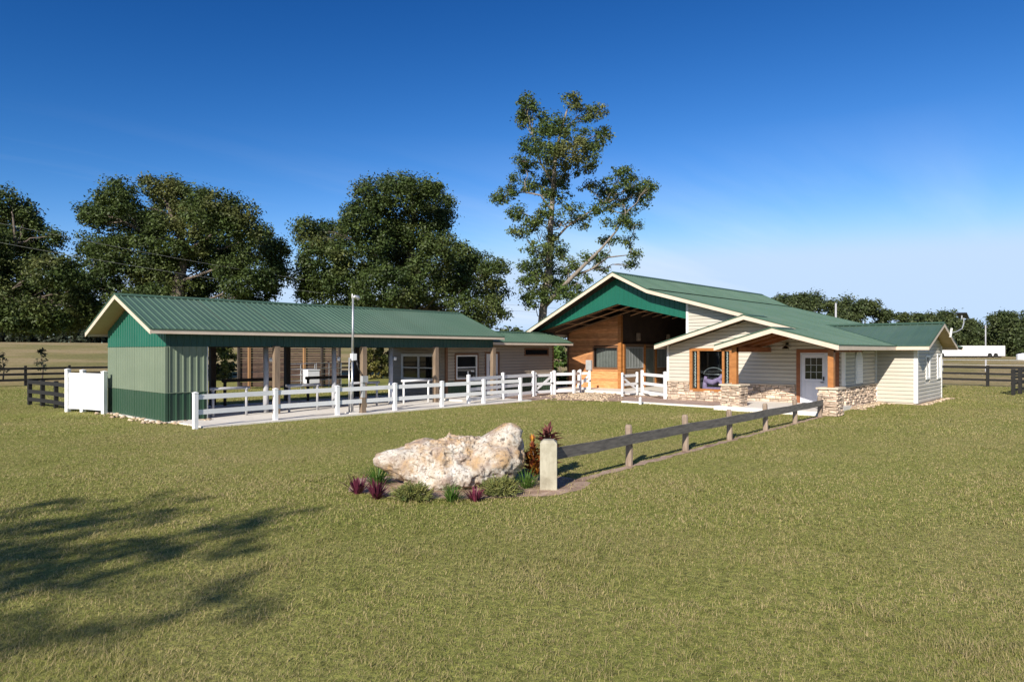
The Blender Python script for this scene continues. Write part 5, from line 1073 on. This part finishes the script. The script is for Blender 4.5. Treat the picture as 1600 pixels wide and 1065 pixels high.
for i, (x, y, w) in enumerate(wood_r): small_tree('wood_tree', f'{wl[i]} dark tree in the row behind the barn roof ridge', x, y, w * 1.25, 112 + (i * 7) % 13, 'leaf_far', 'trees in the wood behind the barn roof', 100 + i, .23, 8500, lowest=.02)
wood2 = [(1430, 492, 46), (1455, 490, 50), (1478, 486, 44), (1500, 497, 46), (1522, 500, 44), (1545, 490, 52), (1570, 487, 54), (1596, 486, 50), (1625, 488, 56), (1655, 490, 50), (1510, 515, 50), (1560, 510, 60), (1590, 515, 50), (1465, 515, 50), (1635, 512, 60)]
for i, (x, y, w) in enumerate(wood2): small_tree('wood_tree', 'dark tree in the wood behind the white semi trailer', x, y, w * 1.25, 172 + (i * 5) % 14, 'leaf_far', 'trees in the wood behind the trailer', 140 + i, .34, 5200, lowest=.02)
wood3 = [(-60 + 17 * i, 500 + (i * 7) % 11, 34) for i in range(16)]
for i, (x, y, w) in enumerate(wood3): small_tree('wood_tree', 'grey-green tree in the far wood across the tan field', x, y, w, 178 + (i * 5) % 12, 'leaf_haze', 'trees in the wood across the tan field', 180 + i, .42, 2600, lowest=.0)
# bushes by the far fence, seen through the shed, and saplings
small_tree('bush', 'yellow-green bush by the black fence seen past the sage end room', 350, 540, 46, 56, 'leaf_bush', None, 31, .13, 3200, cat='bush', lowest=.05)
for i, (x, y, w) in enumerate([(578, 545, 30), (596, 542, 34), (618, 545, 34)]): small_tree('bush', 'tan and olive bush by the far fence seen behind the mast', x, y, w, 57 + i, 'leaf_bush', 'bushes by the far fence behind the mast', 34 + i, .14, 2200, cat='bush', lowest=.05)
small_tree('sapling', 'small dark sapling by the black fence beside the white panel', 65, 545, 22, 52, 'leaf_haze', None, 41, .10, 260, cat='sapling', lowest=.35)
small_tree('sapling', 'small dark sapling by the black fence under the end oak', 4, 550, 20, 52, 'leaf_haze', None, 42, .10, 220, cat='sapling', lowest=.35)
# conifer between feed room and cedar wall
small_tree('conifer_shrub', 'bright green conifer shrub between the feed room and the cedar board wall', 874, 541, 34, 45.0, 'leaf_conifer', None, 51, .09, 5200, cat='shrub', lowest=.03)
for i, (x, y, w) in enumerate([(690, 500, 60), (740, 508, 60), (800, 512, 60), (845, 515, 50), (880, 505, 50)]): small_tree('wood_tree', 'dark tree in the far wood seen low behind the tall oak', x, y, w, 140 + i * 3, 'leaf_far', 'trees in the wood behind the tall oak', 220 + i, .5, 1600, lowest=.0)
# tree standing beside the camera, known by its shadow on the lawn
def shade_tree():
    r = np.random.default_rng(77); rnd = random.Random(77); base = Vector((-15.5, 3.2, 0)); t = thing('shade_tree', 'loose-crowned tree whose dappled shadow falls across the open lawn', 'tree', base); clumps = []
    # shadow spots on the lawn (pixel, radius in metres) carried back along the sunlight to the crown
    spots = [(30, 845, .7), (90, 835, .8), (170, 805, .7), (215, 790, .55), (150, 830, .5), (300, 845, .6), (250, 860, .55), (340, 830, .6), (400, 822, .55), (445, 815, .4), (210, 870, .5), (130, 880, .5), (60, 890, .6), (15, 900, .5), (260, 800, .3), (350, 870, .35), (-60, 860, .9), (-40, 820, .8), (-100, 900, 1.0), (-140, 840, 1.1), (-200, 870, 1.2), (320, 940, .25), (420, 945, .22), (340, 920, .2), (190, 985, .22), (120, 990, .2), (30, 1010, .35), (60, 795, .4), (-30, 1000, .5), (-120, 980, .8)]
    k = Vector((sdir.x, sdir.y, sdir.z)); cents = []
    for (px, py, rr) in spots:
        g = G(px, py); h = rnd.uniform(8.5, 12); c = g + k * (h / k.z); cents.append((c, rr))
        for j in range(int(9 * rr / .5)):
            v = Vector((rnd.gauss(0, 1), rnd.gauss(0, 1), rnd.gauss(0, 1))).normalized() * rr * rnd.random() ** .4 * 1.15; clumps.append((np.array(c + v), .20))
    V, F = leaf_cloud(clumps, 11, .085, r); npmesh('crown', V, F, 'leaf_oak', t)
    mb = MB(); tr = [base + Vector((0, 0, -.2)), base + Vector((.2, .2, 3)), base + Vector((.6, .7, 6)), base + Vector((1.2, 1.3, 9))]; mb.tube(tr, [.34, .28, .22, .14], 10); mb.build('trunk', 'bark', t, True); mb = MB()
    for c, rr in cents: limb(mb, min(tr[2:], key=lambda p: (p - c).length), c, .05, .012, rnd, 6, .04)
    mb.build('limbs', 'bark', t, True)
shade_tree()

# ------------------------------------------------------------------ grass blades on the lawn
def pip(px, py, poly):
    n = len(poly); ins = np.zeros(len(px), bool); j = n - 1
    for i in range(n):
        xi, yi = poly[i]; xj, yj = poly[j]
        c = ((yi > py) != (yj > py)) & (px < (xj - xi) * (py - yi) / (yj - yi + 1e-12) + xi); ins ^= c; j = i
    return ins
nog((8.7, 23.3), (24.3, 23.3), (24.3, 29), (8.7, 29)); nog((22.2, 24.6), (30.6, 24.6), (30.6, 29.1), (22.2, 29.1)); nog((29.4, 8.7), (49, 8.7), (49, 26.2), (29.4, 26.2)); nog((33.9, 7.1), (39, 7.1), (39, 9), (33.9, 9))
SOFT = [p for p in NOGRASS if len(p) > 4]
def grass():
    r = np.random.default_rng(21); out = []
    bands = [(3.6, 6, 4200, .0034), (6, 9, 2600, .0048), (9, 13, 1300, .008), (13, 19, 1050, .0095), (19, 30, 430, .018), (30, 46, 130, .038)]
    Vs = []; Fs = []; base = 0
    for (d0, d1, den, w) in bands:
        m = 1.2; area = ((.76 * d0 + m) + (.76 * d1 + m)) * (d1 - d0); n = int(area * den)
        D = np.sqrt(r.uniform(d0 ** 2, d1 ** 2, n)); xr = r.uniform(-1, 1, n) * (.76 * D + m); x = D * Fx + xr * Rx; y = D * Fy + xr * Ry; keep = (y < 55) & (x < 54.8)
        for p in NOGRASS:
            ins = pip(x, y, p); keep &= ~(ins & (r.random(n) > (.22 if p in SOFT else 0)))
        x = x[keep]; y = y[keep]; D = D[keep]; n = len(x)
        # clumpy growth: taller tufts by smooth noise
        q = np.stack([x, y, np.zeros(n)], 1); tuft = vnoise(q, 31, 2.3) * .5 + vnoise(q, 32, .6) * .5
        h = np.clip(.027 + .016 * tuft + r.normal(0, .009, n), .008, .085); az = r.uniform(0, 6.283, n); h = h * (1 + .6 * np.clip((vnoise(q, 33, 3.1) - .45) * 4, 0, 1)); lean = np.abs(r.normal(1.2, .7, n)); wd = w * r.uniform(.6, 1.4, n)
        dx, dy = np.cos(az), np.sin(az); s = np.stack([-dy, dx, np.zeros(n)], 1) * wd[:, None] / 2; B = np.stack([x, y, np.full(n, -.003)], 1); lv = np.stack([dx * lean * h, dy * lean * h, np.zeros(n)], 1); up = np.zeros((n, 3)); up[:, 2] = h
        if d1 <= 13:
            mid = B + up * .6 + lv * .35; tip = B + up + lv * 1.15
            V = np.stack([B - s, B + s, mid + s * .8, mid - s * .8, tip], 1).reshape(-1, 3); i = np.arange(n)[:, None] * 5 + base
            F = np.concatenate([i + np.array([[0, 1, 2]]), i + np.array([[0, 2, 3]]), i + np.array([[3, 2, 4]])], 0); base += 5 * n
        else:
            tip = B + up + lv; V = np.stack([B - s, B + s, tip], 1).reshape(-1, 3); F = np.arange(n)[:, None] * 3 + base + np.array([[0, 1, 2]]); base += 3 * n
        Vs.append(V); Fs.append(F)
    o = npmesh('grass', np.concatenate(Vs), np.concatenate(Fs), 'grass_blade'); tag(o, 'short mown grass blades, green mixed with straw', 'grass', kind='stuff'); print('GRASS tris', sum(len(f) for f in Fs))
m = bpy.data.materials.new('grass_blade'); m.use_nodes = True; nt = m.node_tree; N = nt.nodes; L = nt.links; b = N['Principled BSDF']; b.inputs['Roughness'].default_value = .6; b.inputs['Specular IOR Level'].default_value = .25
geo = N.new('ShaderNodeNewGeometry')
a_ = _n  # noise helper bound to this node tree through N, L, geo
big = _r(_n(.22, 6), .34, .68); med = _n(1.1, 7)
rp = N.new('ShaderNodeValToRGB'); e = rp.color_ramp.elements
ad = N.new('ShaderNodeMath'); ad.operation = 'MULTIPLY_ADD'; L.new(med, ad.inputs[0]); ad.inputs[1].default_value = .85; L.new(geo.outputs['Random Per Island'], ad.inputs[2])
ad2 = N.new('ShaderNodeMath'); ad2.operation = 'MULTIPLY_ADD'; L.new(big, ad2.inputs[0]); ad2.inputs[1].default_value = .46; L.new(ad.outputs[0], ad2.inputs[2])
dv = N.new('ShaderNodeMath'); dv.operation = 'DIVIDE'; L.new(ad2.outputs[0], dv.inputs[0]); dv.inputs[1].default_value = 2.08
st = [(0.0, (.110, .145, .027)), (.34, (.205, .232, .052)), (.51, (.30, .288, .088)), (.67, (.45, .365, .175)), (1.0, (.55, .42, .25))]
while len(e) < len(st): e.new(.5)
for q, (p, c) in zip(e, st): q.position = p; q.color = (*c, 1)
L.new(dv.outputs[0], rp.inputs[0]); L.new(rp.outputs[0], b.inputs['Base Color'])
trn = N.new('ShaderNodeBsdfTranslucent'); L.new(rp.outputs[0], trn.inputs[0]); ms = N.new('ShaderNodeMixShader'); ms.inputs[0].default_value = .25; L.new(b.outputs[0], ms.inputs[1]); L.new(trn.outputs[0], ms.inputs[2]); L.new(ms.outputs[0], N['Material Output'].inputs[0]); M['grass_blade'] = m
grass()
